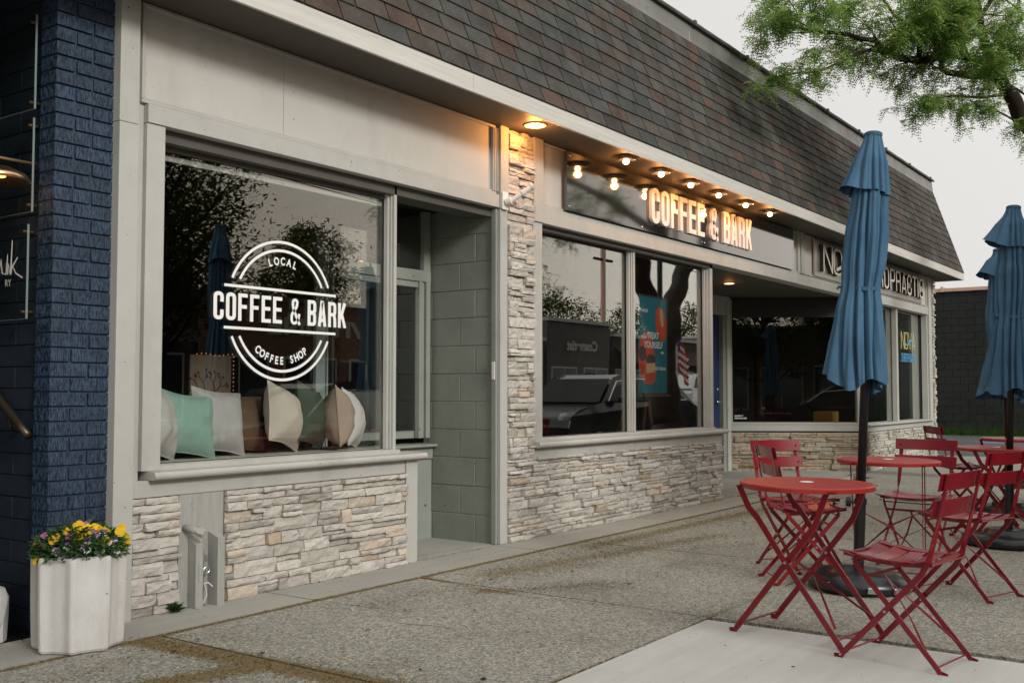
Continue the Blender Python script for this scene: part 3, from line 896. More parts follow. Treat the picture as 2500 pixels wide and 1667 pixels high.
# --- pier and right bay
tr.box(6.477, 6.572, 4.73, 4.80, 0.0, 2.590)
tr.box(6.472, 6.578, 4.722, 4.80, 2.594, 3.246)
tr.box(6.94, 7.068, 4.735, 4.87, 0.722, 2.553)
tr.box(6.937, 7.071, 4.722, 4.87, 2.557, 3.246)
tr.box(7.071, 13.05, 4.738, 4.90, 2.558, 2.700)           # header right
tr.box(13.05, 19.70, 4.742, 4.90, 2.556, 2.690)
tr.box(6.94, 10.60, 4.738, 4.80, 0.618, 0.712)
tr.box(8.715, 8.740, 4.842, 4.872, 0.787, 2.556); tr.box(8.742, 8.762, 4.828, 4.872, 0.787, 2.556); tr.box(8.764, 8.798, 4.818, 4.90, 0.787, 2.556)
tr.box(10.405, 10.430, 4.845, 4.872, 0.787, 2.556); tr.box(10.432, 10.455, 4.825, 4.872, 0.787, 2.556); tr.box(10.457, 10.520, 4.80, 4.90, 0.787, 2.556)
tr.box(13.03, 13.11, 4.745, 4.80, 2.703, 3.246); tr.box(13.13, 13.24, 4.735, 4.80, 2.703, 3.246)
tr.box(19.55, 19.60, 4.760, 4.86, 0.672, 3.246); tr.box(19.604, 19.72, 4.73, 4.86, 0.672, 3.246); tr.box(19.724, 19.86, 4.745, 4.86, 0.0, 3.246)
tr.box(15.87, 19.70, 4.738, 4.80, 0.562, 0.648)
tr.box(15.83, 15.93, 4.765, 4.90, 0.675, 2.556)
tr.box(17.72, 17.82, 4.80, 4.90, 0.675, 2.556)
part(tr, 'trim', 'trim_paint', bevel=0.003)
# door recess frame and angled window frame
tr = MB()
tr.obox(PA + AN * .02 + V(0, 0, .575), AU * AL, -AN * .07, (0, 0, .10))
tr.obox(PA + AN * .02 + V(0, 0, .68), AU * .09, -AN * .12, (0, 0, 1.90))
tr.obox(PB + AN * .02 - AU * .13 + V(0, 0, .68), AU * .12, -AN * .12, (0, 0, 1.90))
tr.box(14.62, 14.74, 6.44, 6.56, -0.05, 2.60)
tr.box(12.9, 14.62, 6.45, 6.6, 2.32, 2.60)
tr.box(10.60, 13.45, 6.50, 6.62, 0, 2.6)
part(tr, 'recess_frame', 'trim_paint', bevel=0.003)
tr = MB(); tr.obox(PA + AN * .03 + V(0, 0, .675), AU * AL, -AN * .13, (0, 0, .03))
part(tr, 'angled_window_ledge', 'trim_paint', bevel=0.004)

def nosing(mb, x0, x1, y0, z0, z1):
    r = (z1 - z0) / 2
    pr = [(y0 + 0.20, z0), (y0 + r * .6, z0)] + [(y0 + r - r * math.sin(a), z0 + r - r * math.cos(a)) for a in frange(0.2, PI - .2, 6)] + [(y0 + r * .6, z1 - 0.0), (y0 + 0.20, z1 + 0.004)]
    vs = [(x0, y, z) for y, z in pr] + [(x1, y, z) for y, z in pr]
    n = len(pr)
    mb.add(vs, [(i, i + 1, n + i + 1, n + i) for i in range(n - 1)] + [tuple(range(n)), tuple(range(2 * n - 1, n - 1, -1)), (n - 1, 0, n, 2 * n - 1)])
sl = MB()
nosing(sl, 3.35, 5.545, 4.672, 0.705, 0.750)
sl.box(3.435, 5.356, 4.76, 4.90, 0.752, 0.776)
part(sl, 'sill', 'trim_paint'); sl = MB()
nosing(sl, 6.935, 10.64, 4.668, 0.716, 0.765)
sl.box(7.072, 10.52, 4.78, 4.90, 0.768, 0.786)
sl.obox((10.595, 4.9, .716), (.045, 0, 0), (0, 1.6, 0), (0, 0, .049))
part(sl, 'sill', 'trim_paint'); sl = MB()
nosing(sl, 15.80, 19.74, 4.68, 0.65, 0.672)
part(sl, 'sill', 'trim_paint')

# --- painted fascia panels over the windows with bead moulding
pn = MB()
pn.box(3.24, 4.2885, 4.775, 4.80, 2.698, 3.246); pn.box(4.2915, 6.474, 4.775, 4.80, 2.698, 3.246)
pn.box(7.071, 10.1, 4.775, 4.80, 2.700, 3.246); pn.box(10.103, 13.03, 4.775, 4.80, 2.700, 3.246)
pn.box(13.24, 19.55, 4.775, 4.80, 2.690, 3.246)
part(pn, 'panel', 'panel_paint')
bd = MB()
for (x0, x1) in ((3.285, 6.46), (7.071, 13.03), (13.24, 19.54)):
    bd.box(x0, x1, 4.752, 4.774, 2.702, 2.722); bd.box(x0, x1, 4.757, 4.774, 3.222, 3.243)
    bd.box(x0 + .006, x1 - .006, 4.762, 4.7742, 2.7225, 2.734)
bd.box(3.285, 3.300, 4.752, 4.774, 2.7225, 3.2215); bd.box(3.302, 3.314, 4.762, 4.774, 2.735, 3.2215)
bd.box(6.405, 6.418, 4.745, 4.774, 2.7225, 3.2215); bd.box(6.43, 6.445, 4.745, 4.774, 2.7225, 3.2215); bd.box(6.455, 6.470, 4.742, 4.774, 2.7225, 3.2215)
part(bd, 'bead_moulding', 'trim_paint', bevel=0.004)
# dark undersides above the glass, set back
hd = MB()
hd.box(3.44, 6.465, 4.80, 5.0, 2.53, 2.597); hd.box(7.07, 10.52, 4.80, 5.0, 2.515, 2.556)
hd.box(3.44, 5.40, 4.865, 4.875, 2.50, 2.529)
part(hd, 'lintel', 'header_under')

# --- end post
ep = MB(); ep.box(3.122, 3.238, 4.70, 4.93, -0.02, 2.56); ep.box(3.122, 3.236, 4.702, 4.93, 2.562, 3.40)
part(ep, 'end_post', 'trim_paint', bevel=0.004)

# --- windows
def window(x0, x1, z0, z1, y=4.88, label=None):
    g = MB(); g.box(x0, x1, y, y + 0.006, z0, z1)
    w = MB()
    t = 0.022
    w.box(x0, x1, y - 0.002, y + 0.010, z0, z0 + .004); w.box(x0, x1, y - 0.008, y + 0.016, z1 - t, z1)
    w.box(x0, x0 + t, y - 0.0085, y + 0.0165, z0 + .004, z1 - t); w.box(x1 - t * .5, x1, y - 0.0085, y + 0.0165, z0 + .004, z1 - t)
    wo = w.build('window', 'dark_frame', shop)
    if label: wo['label'] = label
    # pane shares the window's frame of reference
    g.build('pane', 'window_glass', wo, local=False)
    return wo
# windows have their mesh origin at the building root, so panes parented to them need the same offset
W1 = window(3.432, 5.332, 0.777, 2.528, label='big front window with round coffee shop lettering')
W2 = window(7.072, 8.742, 0.788, 2.514, label='front window pane beside the stone pillar')
W3 = window(8.775, 10.435, 0.788, 2.514, label='front window with teal poster behind it')
W4 = window(15.935, 17.718, 0.676, 2.556, y=4.885, label='far front window left of the thin mullion')
W5 = window(17.822, 19.548, 0.676, 2.556, y=4.885, label='far front window with small yellow and blue lettering')
g = MB(); g.obox(PA + AU * .09 - AN * .05 + V(0, 0, .71), AU * (AL - .22), -AN * .006, (0, 0, 1.86))
W6 = MB(); W6.obox(PA + AU * .09 - AN * .04 + V(0, 0, .705), AU * (AL - .22), -AN * .03, (0, 0, .012))
W6b = MB(); W6b.obox(PA + AU * .09 - AN * .04 + V(0, 0, 2.30), AU * (AL - .22), -AN * .03, (0, 0, .27)); part(W6b, 'lintel', 'dark_frame')
W6 = W6.build('window', 'dark_frame', shop); W6['label'] = 'angled window in the recess beside the blue door'
g.build('pane', 'window_glass', W6)
# blinds edge at the head of the left window
bl = MB(); bl.box(3.44, 5.31, 4.90, 4.925, 2.455, 2.485)
bl.build('blind_rail', 'light_far', W1)
# side glass of the bay
sg = MB(); sg.box(5.345, 5.350, 4.935, 5.44, 0.78, 2.5)
W7 = MB(); W7.box(5.338, 5.36, 5.40, 5.44, 0.757, 2.5)
W7 = W7.build('window', 'dark_frame', shop); W7['label'] = 'narrow side window of the bay facing the alcove'
sg.build('pane', 'window_glass', W7)

# --- alcove: back wall with window, ledge, panel; block wall; ceiling
al = MB()
al.box(5.445, 6.46, 5.455, 5.50, 0.80, 0.86)
al.box(6.30, 6.335, 5.40, 5.45, 0.80, 2.05); al.box(6.34, 6.375, 5.415, 5.45, 0.80, 2.05); al.box(6.38, 6.43, 5.395, 5.45, 0.80, 2.05)
al.box(5.445, 6.44, 5.40, 5.45, 2.05, 2.14); al.box(6.36, 6.44, 5.405, 5.45, 2.14, 2.62)
al.box(5.445, 6.30, 5.415, 5.45, 2.0, 2.049)
al.box(5.51, 6.46, 5.39, 5.43, 0.635, 0.725)
part(al, 'alcove_frame', 'sage_board', bevel=0.003)
al = MB(); nosing(al, 5.44, 6.467, 5.345, 0.728, 0.752); part(al, 'alcove_ledge', 'sage_board')
al = MB(); al.box(5.51, 6.465, 5.41, 5.45, 0.0, 0.634); al.box(5.50, 5.512, 4.80, 5.41, 0.0, 0.70); part(al, 'alcove_panel', 'sage_board')
g = MB(); g.box(5.46, 6.30, 5.44, 5.445, 0.86, 2.0); g.box(5.46, 6.36, 5.44, 5.445, 2.15, 2.6)
g.build('alcove_glass', 'window_glass', shop)
al = MB(); al.box(5.40, 6.47, 4.905, 5.5, 2.622, 2.66); part(al, 'alcove_ceiling', 'room_dark')
bk = MB(); q = random.Random(4)
for i in range(13):
    z0 = -0.01 + 0.22 * i
    z1 = z0 + 0.22
    if z0 > 2.62: break
    z1 = min(z1, 2.62)
    off = 0.17 if i % 2 else 0.39
    y = 4.80 - off * .7
    while y < 5.45:
        a, c = max(y, 4.80), min(y + 0.44, 5.45)
        if c - a > 0.02:
            d = q.uniform(0, .003)
            bk.box(6.470 - d, 6.50, a + .0025, c - .0025, z0 + .0025, z1 - .0025)
        y += 0.44
part(bk, 'block_wall', 'block_paint', bevel=0.005)
bk = MB(); bk.box(6.4735, 6.572, 4.80, 5.5, 0, 2.62); part(bk, 'block_mortar', 'block_paint')
# grey junction strip by the pier
bk = MB(); bk.box(6.45, 6.474, 4.755, 4.80, 0, 2.59); part(bk, 'corner_strip', 'sage_board', bevel=0.004)

# --- recess ceiling, back wall, blue door
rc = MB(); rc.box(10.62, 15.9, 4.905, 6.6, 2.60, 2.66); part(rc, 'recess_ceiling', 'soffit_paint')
dr = MB(); dr.box(13.47, 14.50, 6.52, 6.57, -0.02, 2.31)
dro = part(dr, 'door', 'blue_door', bevel=0.003)
dro['label'] = 'blue door at the back of the recess'
hh = MB(); hh.tube([(14.40, 6.52, 1.02), (14.40, 6.46, 1.02)], 0.022, 12); hh.tube([(14.40, 6.47, 1.02), (14.30, 6.465, 1.02)], 0.012, 10)
hh.build('handle', 'chrome', dro, smooth=True)
hh = MB(); hh.tube([(14.40, 6.52, 1.20), (14.40, 6.495, 1.20)], 0.026, 14); hh.build('lock', 'chrome', dro, smooth=True)
dj = MB(); dj.box(14.505, 14.615, 6.46, 6.57, -0.02, 2.31); part(dj, 'door_frame', 'sage_board', bevel=0.004)

# --- soffit, eave board, roof
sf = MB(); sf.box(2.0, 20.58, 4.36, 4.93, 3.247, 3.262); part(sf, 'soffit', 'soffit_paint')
fa = MB()
for a, c in ((1.0, 5.62), (5.6225, 10.2), (10.2025, 15.1), (15.1025, 20.6)):
    fa.box(a, c, 4.335, 4.358, 3.238, 3.366)
fa.box(20.578, 20.602, 4.36, 5.0, 3.238, 3.40)
part(fa, 'eave_board', 'fascia_paint', bevel=0.004)
rw = MB()
RB = Vector((0, 4.35, 3.372)); RT = Vector((0, 4.865, 4.935))
SL = (RT - RB); SLEN = SL.length; SD = SL.normalized(); SN = Vector((0, -SD.z, SD.y))
# body under the shingles
rw.add([(1, 4.375, 3.37), (20.58, 4.375, 3.37), (20.58, 4.885, 4.93), (1, 4.885, 4.93), (1, 10.3, 3.37), (20.58, 10.3, 3.37), (20.58, 10.3, 4.93), (1, 10.3, 4.93)],
       [(0, 1, 2, 3), (1, 5, 6, 2), (5, 4, 7, 6), (4, 0, 3, 7), (3, 2, 6, 7), (0, 4, 5, 1)])
roof = part(rw, 'roof', 'cap_metal')
sh = MB(); q = random.Random(12)
NC = 12; ch = SLEN / NC
CT = [((1, 1, 1), 6), ((0.84, 0.84, 0.84), 4), ((0.97, 1.03, 1.04), 3), ((1.25, 0.94, 0.86), 2.0), ((1.08, 0.99, 0.92), 3), ((0.84, 0.95, 0.97), 2), ((1.12, 1.10, 1.06), 1.5)]
cw = [c for c, w in CT for _ in range(int(w * 2))]
for r in range(NC):
    x = 1.0 + (0.155 if r % 2 else 0) + q.uniform(-.03, .03)
    s0 = r * ch - 0.004; s1 = s0 + ch * 1.12
    while x < 20.58:
        w = 0.305 + (q.uniform(-.03, .03) if q.random() < .3 else 0)
        x1 = min(x + w, 20.59)
        cc = q.choice(cw); k = q.uniform(.84, 1.14)
        g = 0.0065
        e = q.uniform(0, .004)
        lift0, lift1 = 0.011 + q.uniform(0, .003), 0.0005
        p = []
        for (xx, ss, ll) in ((x + g, s0 + e, lift0), (x1 - g, s0 + e + q.uniform(-.002, .002), lift0), (x1 - g, s1, lift1), (x + g, s1, lift1)):
            b3 = RB + SD * ss + SN * (ll + 0.010)
            p.append((xx, b3.y, b3.z))
        for (xx, ss) in ((x + g, s0 + e), (x1 - g, s0 + e)):
            b3 = RB + SD * ss + SN * 0.003
            p.append((xx, b3.y, b3.z))
        for (xx, ss) in ((x + g, s1), (x1 - g, s1)):
            b3 = RB + SD * ss - SN * 0.008
            p.append((xx, b3.y, b3.z))
        sh.add(p, [(0, 1, 2, 3), (4, 5, 1, 0), (4, 0, 3, 6), (5, 7, 2, 1)], (cc[0] * k, cc[1] * k, cc[2] * k))
        x = x1
sh.build('shingles', 'shingle', roof)
dk = MB(); dk.box(1.0, 20.59, 4.339, 4.362, 3.3675, 3.374); dk.build('drip_edge', 'cap_metal', roof)
rk = MB()
rk.sweep([(20.60, 4.352, 3.372), (20.60, 4.88, 4.95)], (0, 1, -.33), 0.045, 0.035)
rk.build('rake_board', 'cap_metal', roof)
pp = MB(); q = random.Random(9)
x = 1.0
while x < 20.6:
    x1 = min(x + 3.05, 20.62)
    n = 12; vs = []
    for i in range(n + 1):
        xx = x + (x1 - x - .004) * i / n
        wv = 0.004 * noise.noise(Vector((xx * 1.3, 0, 3)))
        vs += [(xx, 4.858 + wv, 4.918 + q.uniform(-.003, .003)), (xx, 4.872 + wv, 5.00), (xx, 4.882 - wv, 5.165)]
    pp.add(vs, [(i * 3 + k, i * 3 + 3 + k, i * 3 + 4 + k, i * 3 + 1 + k) for i in range(n) for k in (0, 1)])
    x = x1
pp.add([(20.62, 4.858, 4.918), (20.62, 4.882, 5.165), (20.62, 5.3, 5.165), (20.62, 5.3, 4.918)], [(0, 1, 2, 3)])
pp.build('parapet_flashing', 'parapet_metal', roof)
cp = MB(); x = 1.0
vs = []
xsn = frange(1.0, 20.66, 120)
for xx in xsn:
    w = 0.006 * noise.noise(Vector((xx * 3, 1, 0)))
    vs += [(xx, 4.842 + w, 5.155 + w), (xx, 4.835 + w, 5.175), (xx, 4.85, 5.20 + w), (xx, 5.05, 5.215)]
cp.add(vs, [(i * 4 + k, i * 4 + 4 + k, i * 4 + 5 + k, i * 4 + 1 + k) for i in range(120) for k in (0, 1, 2)] + [(480, 481, 482, 483)])
for i in range(14):
    xx = 1.5 + i * 1.45
    cp.box(xx, xx + .05, 4.828, 4.86, 5.15, 5.206)
cp.build('parapet_cap', 'cap_metal', roof)

# --- interior floors and partitions of the rooms
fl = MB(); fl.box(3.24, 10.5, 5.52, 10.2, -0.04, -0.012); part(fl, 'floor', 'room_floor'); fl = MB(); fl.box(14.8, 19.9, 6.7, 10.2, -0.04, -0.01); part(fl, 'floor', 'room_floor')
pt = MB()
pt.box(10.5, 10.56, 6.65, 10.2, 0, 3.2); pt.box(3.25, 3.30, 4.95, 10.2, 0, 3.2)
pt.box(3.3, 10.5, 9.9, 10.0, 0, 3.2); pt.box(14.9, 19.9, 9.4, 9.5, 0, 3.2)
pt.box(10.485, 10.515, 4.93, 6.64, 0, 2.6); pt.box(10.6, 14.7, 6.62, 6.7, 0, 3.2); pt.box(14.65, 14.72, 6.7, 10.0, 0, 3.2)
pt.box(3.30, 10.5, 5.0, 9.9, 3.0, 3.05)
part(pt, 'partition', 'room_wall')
pt = MB(); pt.box(3.30, 5.335, 4.935, 5.42, 0.0, 0.745); part(pt, 'window_bench', 'wood')
pt = MB(); pt.box(3.40, 5.335, 4.925, 5.40, 0.746, 0.778); part(pt, 'bench_pad', 'cushion', bevel=0.008)
pt = MB(); pt.box(19.0, 19.5, 4.93, 5.1, .68, 2.55); part(pt, 'inner_jamb', 'sage_board')

# --- wooden pipe guards and pipe stub on the base board
gd = MB(); gd.box(3.55, 3.85, 4.742, 4.80, -0.02, 0.612)
part(gd, 'base_board', 'weathered_board', bevel=0.003)
for x0, x1, y0, z1 in ((3.612, 3.662, 4.672, 0.375), (3.745, 3.795, 4.656, 0.40)):
    gd = MB()
    zf = z1 - 0.03
    gd.add([(x0, y0, -0.01), (x1, y0, -0.01), (x1, 4.7415, -0.01), (x0, 4.7415, -0.01), (x0, y0, zf), (x1, y0, zf - .002), (x1, 4.7415, z1), (x0, 4.7415, z1)],
           [(3, 2, 1, 0), (4, 5, 6, 7), (0, 1, 5, 4), (1, 2, 6, 5), (2, 3, 7, 6), (3, 0, 4, 7)])
    t = tag(gd.build('pipe_guard', 'weathered_board', bevel=0.003), 'grey wooden upright guard board, ' + ('left one under the pipe end' if x0 < 3.7 else 'right one with mouldy inner side'), 'guard board', 'wooden guards on the base board')
pi = thing('pipe_stub', (3.60, 4.742, 0.42), 'short white painted pipe end with hexagonal cap sticking from the board', 'pipe')
p = MB(); p.tube([(3.585, 4.742, 0.432), (3.60, 4.69, 0.425), (3.612, 4.65, 0.415)], 0.019, 12); p.build('pipe', 'weathered_board', pi, smooth=True)
p = MB(); p.tube([(3.612, 4.655, 0.416), (3.625, 4.615, 0.404)], 0.026, 6); p.build('cap', 'trim_paint', pi)
cd = thing('conduit', (3.705, 4.72, 0.0), 'metal conduit with eyelet and loose wire between the two guard boards', 'conduit')
p = MB(); p.tube([(3.69, 4.722, 0.02), (3.69, 4.722, 0.30)], 0.012, 10); p.box(3.675, 3.71, 4.70, 4.735, .24, .275); p.build('tube', 'steel', cd, smooth=False)
p = MB(); p.tube([(3.70 + .02 * math.cos(a), 4.695, 0.195 + .017 * math.sin(a)) for a in frange(0, 6.28, 12)], 0.006, 6); p.build('eyelet', 'steel', cd)
p = MB(); p.tube([(3.685, 4.70, 0.02), (3.70, 4.69, 0.06), (3.693, 4.69, 0.10), (3.68, 4.69, .125), (3.70, 4.68, .13), (3.725, 4.672, .105)], 0.0035, 6); p.build('wire', 'white_plastic', cd)

# --- round window lettering
lg = MB(); cx, cz, YL = 4.385, 1.667, 4.8715
def arc(mb, r, a0, a1, w, y=YL):
    pts = frange(a0, a1, 40); vs = []
    for a in pts:
        for rr in (r - w / 2, r + w / 2):
            vs.append((cx + rr * math.cos(R(a)), y, cz + rr * math.sin(R(a))))
    mb.add(vs, [(i * 2, i * 2 + 2, i * 2 + 3, i * 2 + 1) for i in range(40)])
for r, a in ((0.425, 24), (0.372, 27)):
    arc(lg, r, a, 180 - a, 0.017); arc(lg, r, 180 + a, 360 - a, 0.017)
for zz in (1.793, 1.545):
    lg.box(3.938, 4.842, YL - .0006, YL, zz - 0.008, zz + 0.008)
def arctext(mb, s, r, amid, span, h, up=True):
    n = len(s)
    for i, chh in enumerate(s):
        if chh == ' ': continue
        a = amid + (span / 2 - span * i / (n - 1)) * (1 if up else -1)
        c_, s_ = math.cos(R(a)), math.sin(R(a))
        U = Vector((s_, 0, -c_)) if up else Vector((-s_, 0, c_))
        W = Vector((c_, 0, s_)) if up else Vector((-c_, 0, -s_))
        o = Vector((cx, YL, cz)) + Vector((c_, 0, s_)) * r
        if up: o = o - W * 0
        put_text(mb, chh, o, U * .80, W, h, bold=0.0022, center=True)
arctext(lg, 'LOCAL', 0.285, 90, 38, 0.046, True)
arctext(lg, 'COFFEE SHOP', 0.330, 270, 76, 0.046, False)
stroke_text(lg, 'COFFEE & BARK', (3.862, YL, 1.588), (1, 0, 0), (0, 0, 1), (0, -1, 0), 0.163, 1.075, t=0.135, lw=0.40, gap=0.09, depth=0.0008)
lg.build('lettering', 'vinyl_white', W1)
lg = MB(); stroke_text(lg, 'NOVA', (18.30, 4.877, 1.90), (1, 0, 0), (0, 0, 1), (0, -1, 0), 0.30, 0.88, t=.06, lw=.62, gap=.06, depth=.001)
lg.build('lettering', 'vinyl_yellow', W5)
lg = MB(); stroke_text(lg, 'CHIROPRACTIC', (18.30, 4.877, 1.68), (1, 0, 0), (0, 0, 1), (0, -1, 0), 0.15, 0.93, t=.10, lw=.55, gap=.1, depth=.001)
lg.sweep([(18.55, 4.876, 1.99), (18.70, 4.876, 1.97), (18.85, 4.876, 2.05), (19.0, 4.876, 2.07), (19.12, 4.876, 1.98)], (0, 0, 1), 0.03, .001)
lg.build('lettering', 'vinyl_blue', W5)
lg = MB(); o_ = PA + AU * .13 - AN * .046 + V(0, 0, .755)
put_text(lg, 'EXPECT', o_ + V(0, 0, .035), AU, (0, 0, 1), .022, .13, bold=.001); put_text(lg, 'MIRACLES', o_, AU, (0, 0, 1), .022, .18, bold=.001)
lg.build('lettering', 'vinyl_white', W6)
# ================================================================== NEIGHBOUR: blue brick building
nb = thing('brick_building', (2.8, 4.77, 0), 'dark blue painted brick building at the left edge of the photo', 'building')
br = MB(); q = random.Random(2)
cs = 0.0725
i = 0; z = 0.012
while z < 3.6:
    z1 = z + cs - 0.010
    row = [(2.805, 3.000), (3.012, 3.105)] if i % 2 else [(2.805, 2.905), (2.917, 3.105)]
    for a, c in row:
        k = q.uniform(.88, 1.12); d = q.uniform(0, .002)
        br.box(a, c + (0.02 if c > 3.1 else 0), 4.760 - d, 4.90, z, z1, (k, k, k))
    z += cs; i += 1
br.build('brick_pier', 'blue_brick', nb, bevel=0.003)
bm_ = MB(); bm_.box(2.812, 3.125, 4.7725, 4.904, 0, 3.7); bm_.build('mortar', 'blue_mortar', nb)
sb = MB(); i = 0; z = -0.01
while z < 3.6:
    y = 4.902 if i % 2 else 4.902
    y = 4.905
    while y < 8:
        l = 0.40 if not (y < 4.91 and i % 2) else 0.2
        sb.box(2.822, 2.85, y + .003, y + l - .003, z + .003, z + .1087 - .003)
        y += l
    z += .1087; i += 1
sb.build('side_wall', 'navy_block', nb, bevel=0.003)
bw = MB(); bw.box(2.830, 3.12, 4.905, 8.2, -0.05, 3.7); bw.box(-12, 2.83, 8.0, 8.2, -0.05, 3.7); bw.box(-12, 3.12, 4.78, 8.2, 3.6, 3.8)
bw.box(-12, 1.2, 4.78, 4.9, -.05, 3.7)
bw.build('rear_wall', 'navy_block', nb)
hr = thing('handrail', (2.70, 5.6, 0), 'dark bronze tube handrail ending in front of the navy wall', 'handrail')
p = MB(); p.tube([(2.76, 6.3, 1.86), (2.76, 5.7, 1.48), (2.76, 4.95, 1.01), (2.76, 4.865, 0.955)], 0.020, 14); p.build('rail', 'bronze_rail', hr, smooth=True)
p = MB(); p.tube([(2.82, 5.05, 0.98), (2.77, 5.05, 0.99), (2.76, 5.05, 1.06)], 0.012, 8); p.build('bracket', 'bronze_rail', hr)
# acrylic sign plates stood off the navy wall
def plate(y0, y1, z0, z1, label):
    t = thing('acrylic_sign', (2.77, y0, z0), label, 'sign')
    p = MB(); p.box(2.772, 2.780, y0 + .003, y1, z0, z1); p.build('panel', 'sign_glass', t)
    p = MB(); p.box(2.771, 2.781, y0, y0 + .003, z0, z1); p.box(2.771, 2.781, y0 + .003, y1, z0 - .002, z0); p.build('edge', 'glass_edge', t)
    for zz in (z0 + .035, z1 - .035):
        p = MB(); p.tube([(2.82, y0 + .03, zz), (2.762, y0 + .03, zz)], 0.008, 10); p.build('standoff', 'brass', t, smooth=False)
    return t
plate(4.895, 6.0, 2.575, 3.05, 'clear acrylic plate with brass standoffs, topmost on the navy wall')
plate(4.90, 6.0, 2.06, 2.53, 'clear acrylic plate with brass standoffs, the middle one, in front of a copper glow')
ts = plate(4.93, 6.0, 1.53, 2.00, 'clear acrylic plate with white script lettering above the handrail')
p = MB()
sc_ = [(0.30, .10), (0.27, 0.0), (0.22, -.03), (0.20, .05), (0.19, -.02), (0.16, -.03), (.15, .07), (.145, -.03), (.14, .02), (.125, -.035), (.115, .14), (.12, -.03), (.115, .0), (.07, .05), (.11, .01), (.08, -.03), (.03, -.055)]
p.sweep([(2.770, 4.93 + a * 1.2, 1.79 + b) for a, b in sc_], (0, 0.4, 1), 0.007, 0.001)
put_text(p, 'RY', (2.770, 5.125, 1.70), (0, -1, 0), (0, 0, 1), 0.035, 0.055)
p.build('lettering', 'vinyl_white', ts)
cl = thing('wall_lamp', (2.79, 6.0, 2.3), 'copper wall lamp glowing behind the acrylic plates', 'lamp')
p = MB(); p.lathe([(0.01, 2.385), (0.08, 2.372), (0.14, 2.345), (0.165, 2.31), (0.155, 2.307), (.02, 2.34)], 28, (2.61, 4.95, -.115)); p.build('shade', 'brass', cl, smooth=True)
p = MB(); p.lathe([(0.005, 0), (.05, .0), (.05, .004), (.005, .004)], 16, (2.61, 4.95, 2.215)); p.build('bulb', 'lamp_warm', cl)
p = MB(); p.tube([(2.82, 4.95, 2.31), (2.61, 4.95, 2.31), (2.61, 4.95, 2.265)], 0.008, 8); p.build('arm', 'brass', cl)
ld = bpy.data.lights.new('copper_light', 'POINT'); ld.energy = .35; ld.color = (1, .45, .15); ld.shadow_soft_size = .05
lo = bpy.data.objects.new('copper_light', ld); col.objects.link(lo); lo.location = (2.61 - 2.79, 4.95 - 6.0, 2.16 - 2.3); lo.parent = cl

# ================================================================== SIGNS
sg1 = thing('shop_sign', (7.41, 4.74, 2.70), 'glossy black sign board reading COFFEE & BARK in raised cream letters', 'sign')
p = MB(); p.box(7.412, 10.104, 4.712, 4.738, 2.712, 3.222); p.box(10.109, 12.78, 4.712, 4.738, 2.712, 3.222); p.build('board', 'black_gloss', sg1)
p = MB(); sd = MB()
stroke_text(p, 'COFFEE & BARK', (8.89, 4.711, 2.800), (1, 0, 0), (0, 0, 1), (0, -1, 0), 0.345, 2.46, t=0.140, lw=0.41, gap=0.095, depth=0.030, side=sd)
p.build('lettering', 'sign_letter', sg1); sd.build('letter_edge', 'sign_letter', sg1)
for (x, zz) in ((7.45, 2.75), (7.45, 3.19), (10.07, 2.75), (10.07, 3.19), (10.14, 2.75), (10.14, 3.19), (12.74, 2.75), (8.75, 2.74)):
    s_ = MB(); s_.ball((x, 4.711, zz), 0.011, 8, (1, .5, 1)); s_.build('screw', 'chrome', sg1, smooth=True)
sg2 = thing('clinic_sign', (13.35, 4.74, 2.70), 'brushed metal sign plate reading NOVA CHIROPRACTIC partly hidden by the umbrella', 'sign')
p = MB(); p.box(13.62, 19.12, 4.735, 4.757, 2.72, 3.215); p.build('board', 'brushed_plate', sg2)
p = MB(); sd = MB()
stroke_text(p, 'NOVA', (13.82, 4.732, 2.79), (1, 0, 0), (0, 0, 1), (0, -1, 0), 0.37, 1.62, t=.085, lw=.80, gap=.06, depth=.05, side=sd)
stroke_text(p, 'CHIROPRACTIC', (15.55, 4.732, 2.80), (1, 0, 0), (0, 0, 1), (0, -1, 0), 0.34, 3.50, t=.10, lw=.60, gap=.16, depth=.05, side=sd)
p.sweep([(14.35, 4.68, 2.86), (14.5, 4.68, 2.90), (14.75, 4.68, 2.97), (14.95, 4.68, 2.98), (15.2, 4.68, 2.93), (15.45, 4.68, 2.86)], (0, 0, 1), 0.045, .012)
p.build('lettering', 'bronze_letter', sg2); sd.build('letter_edge', 'letter_side', sg2)

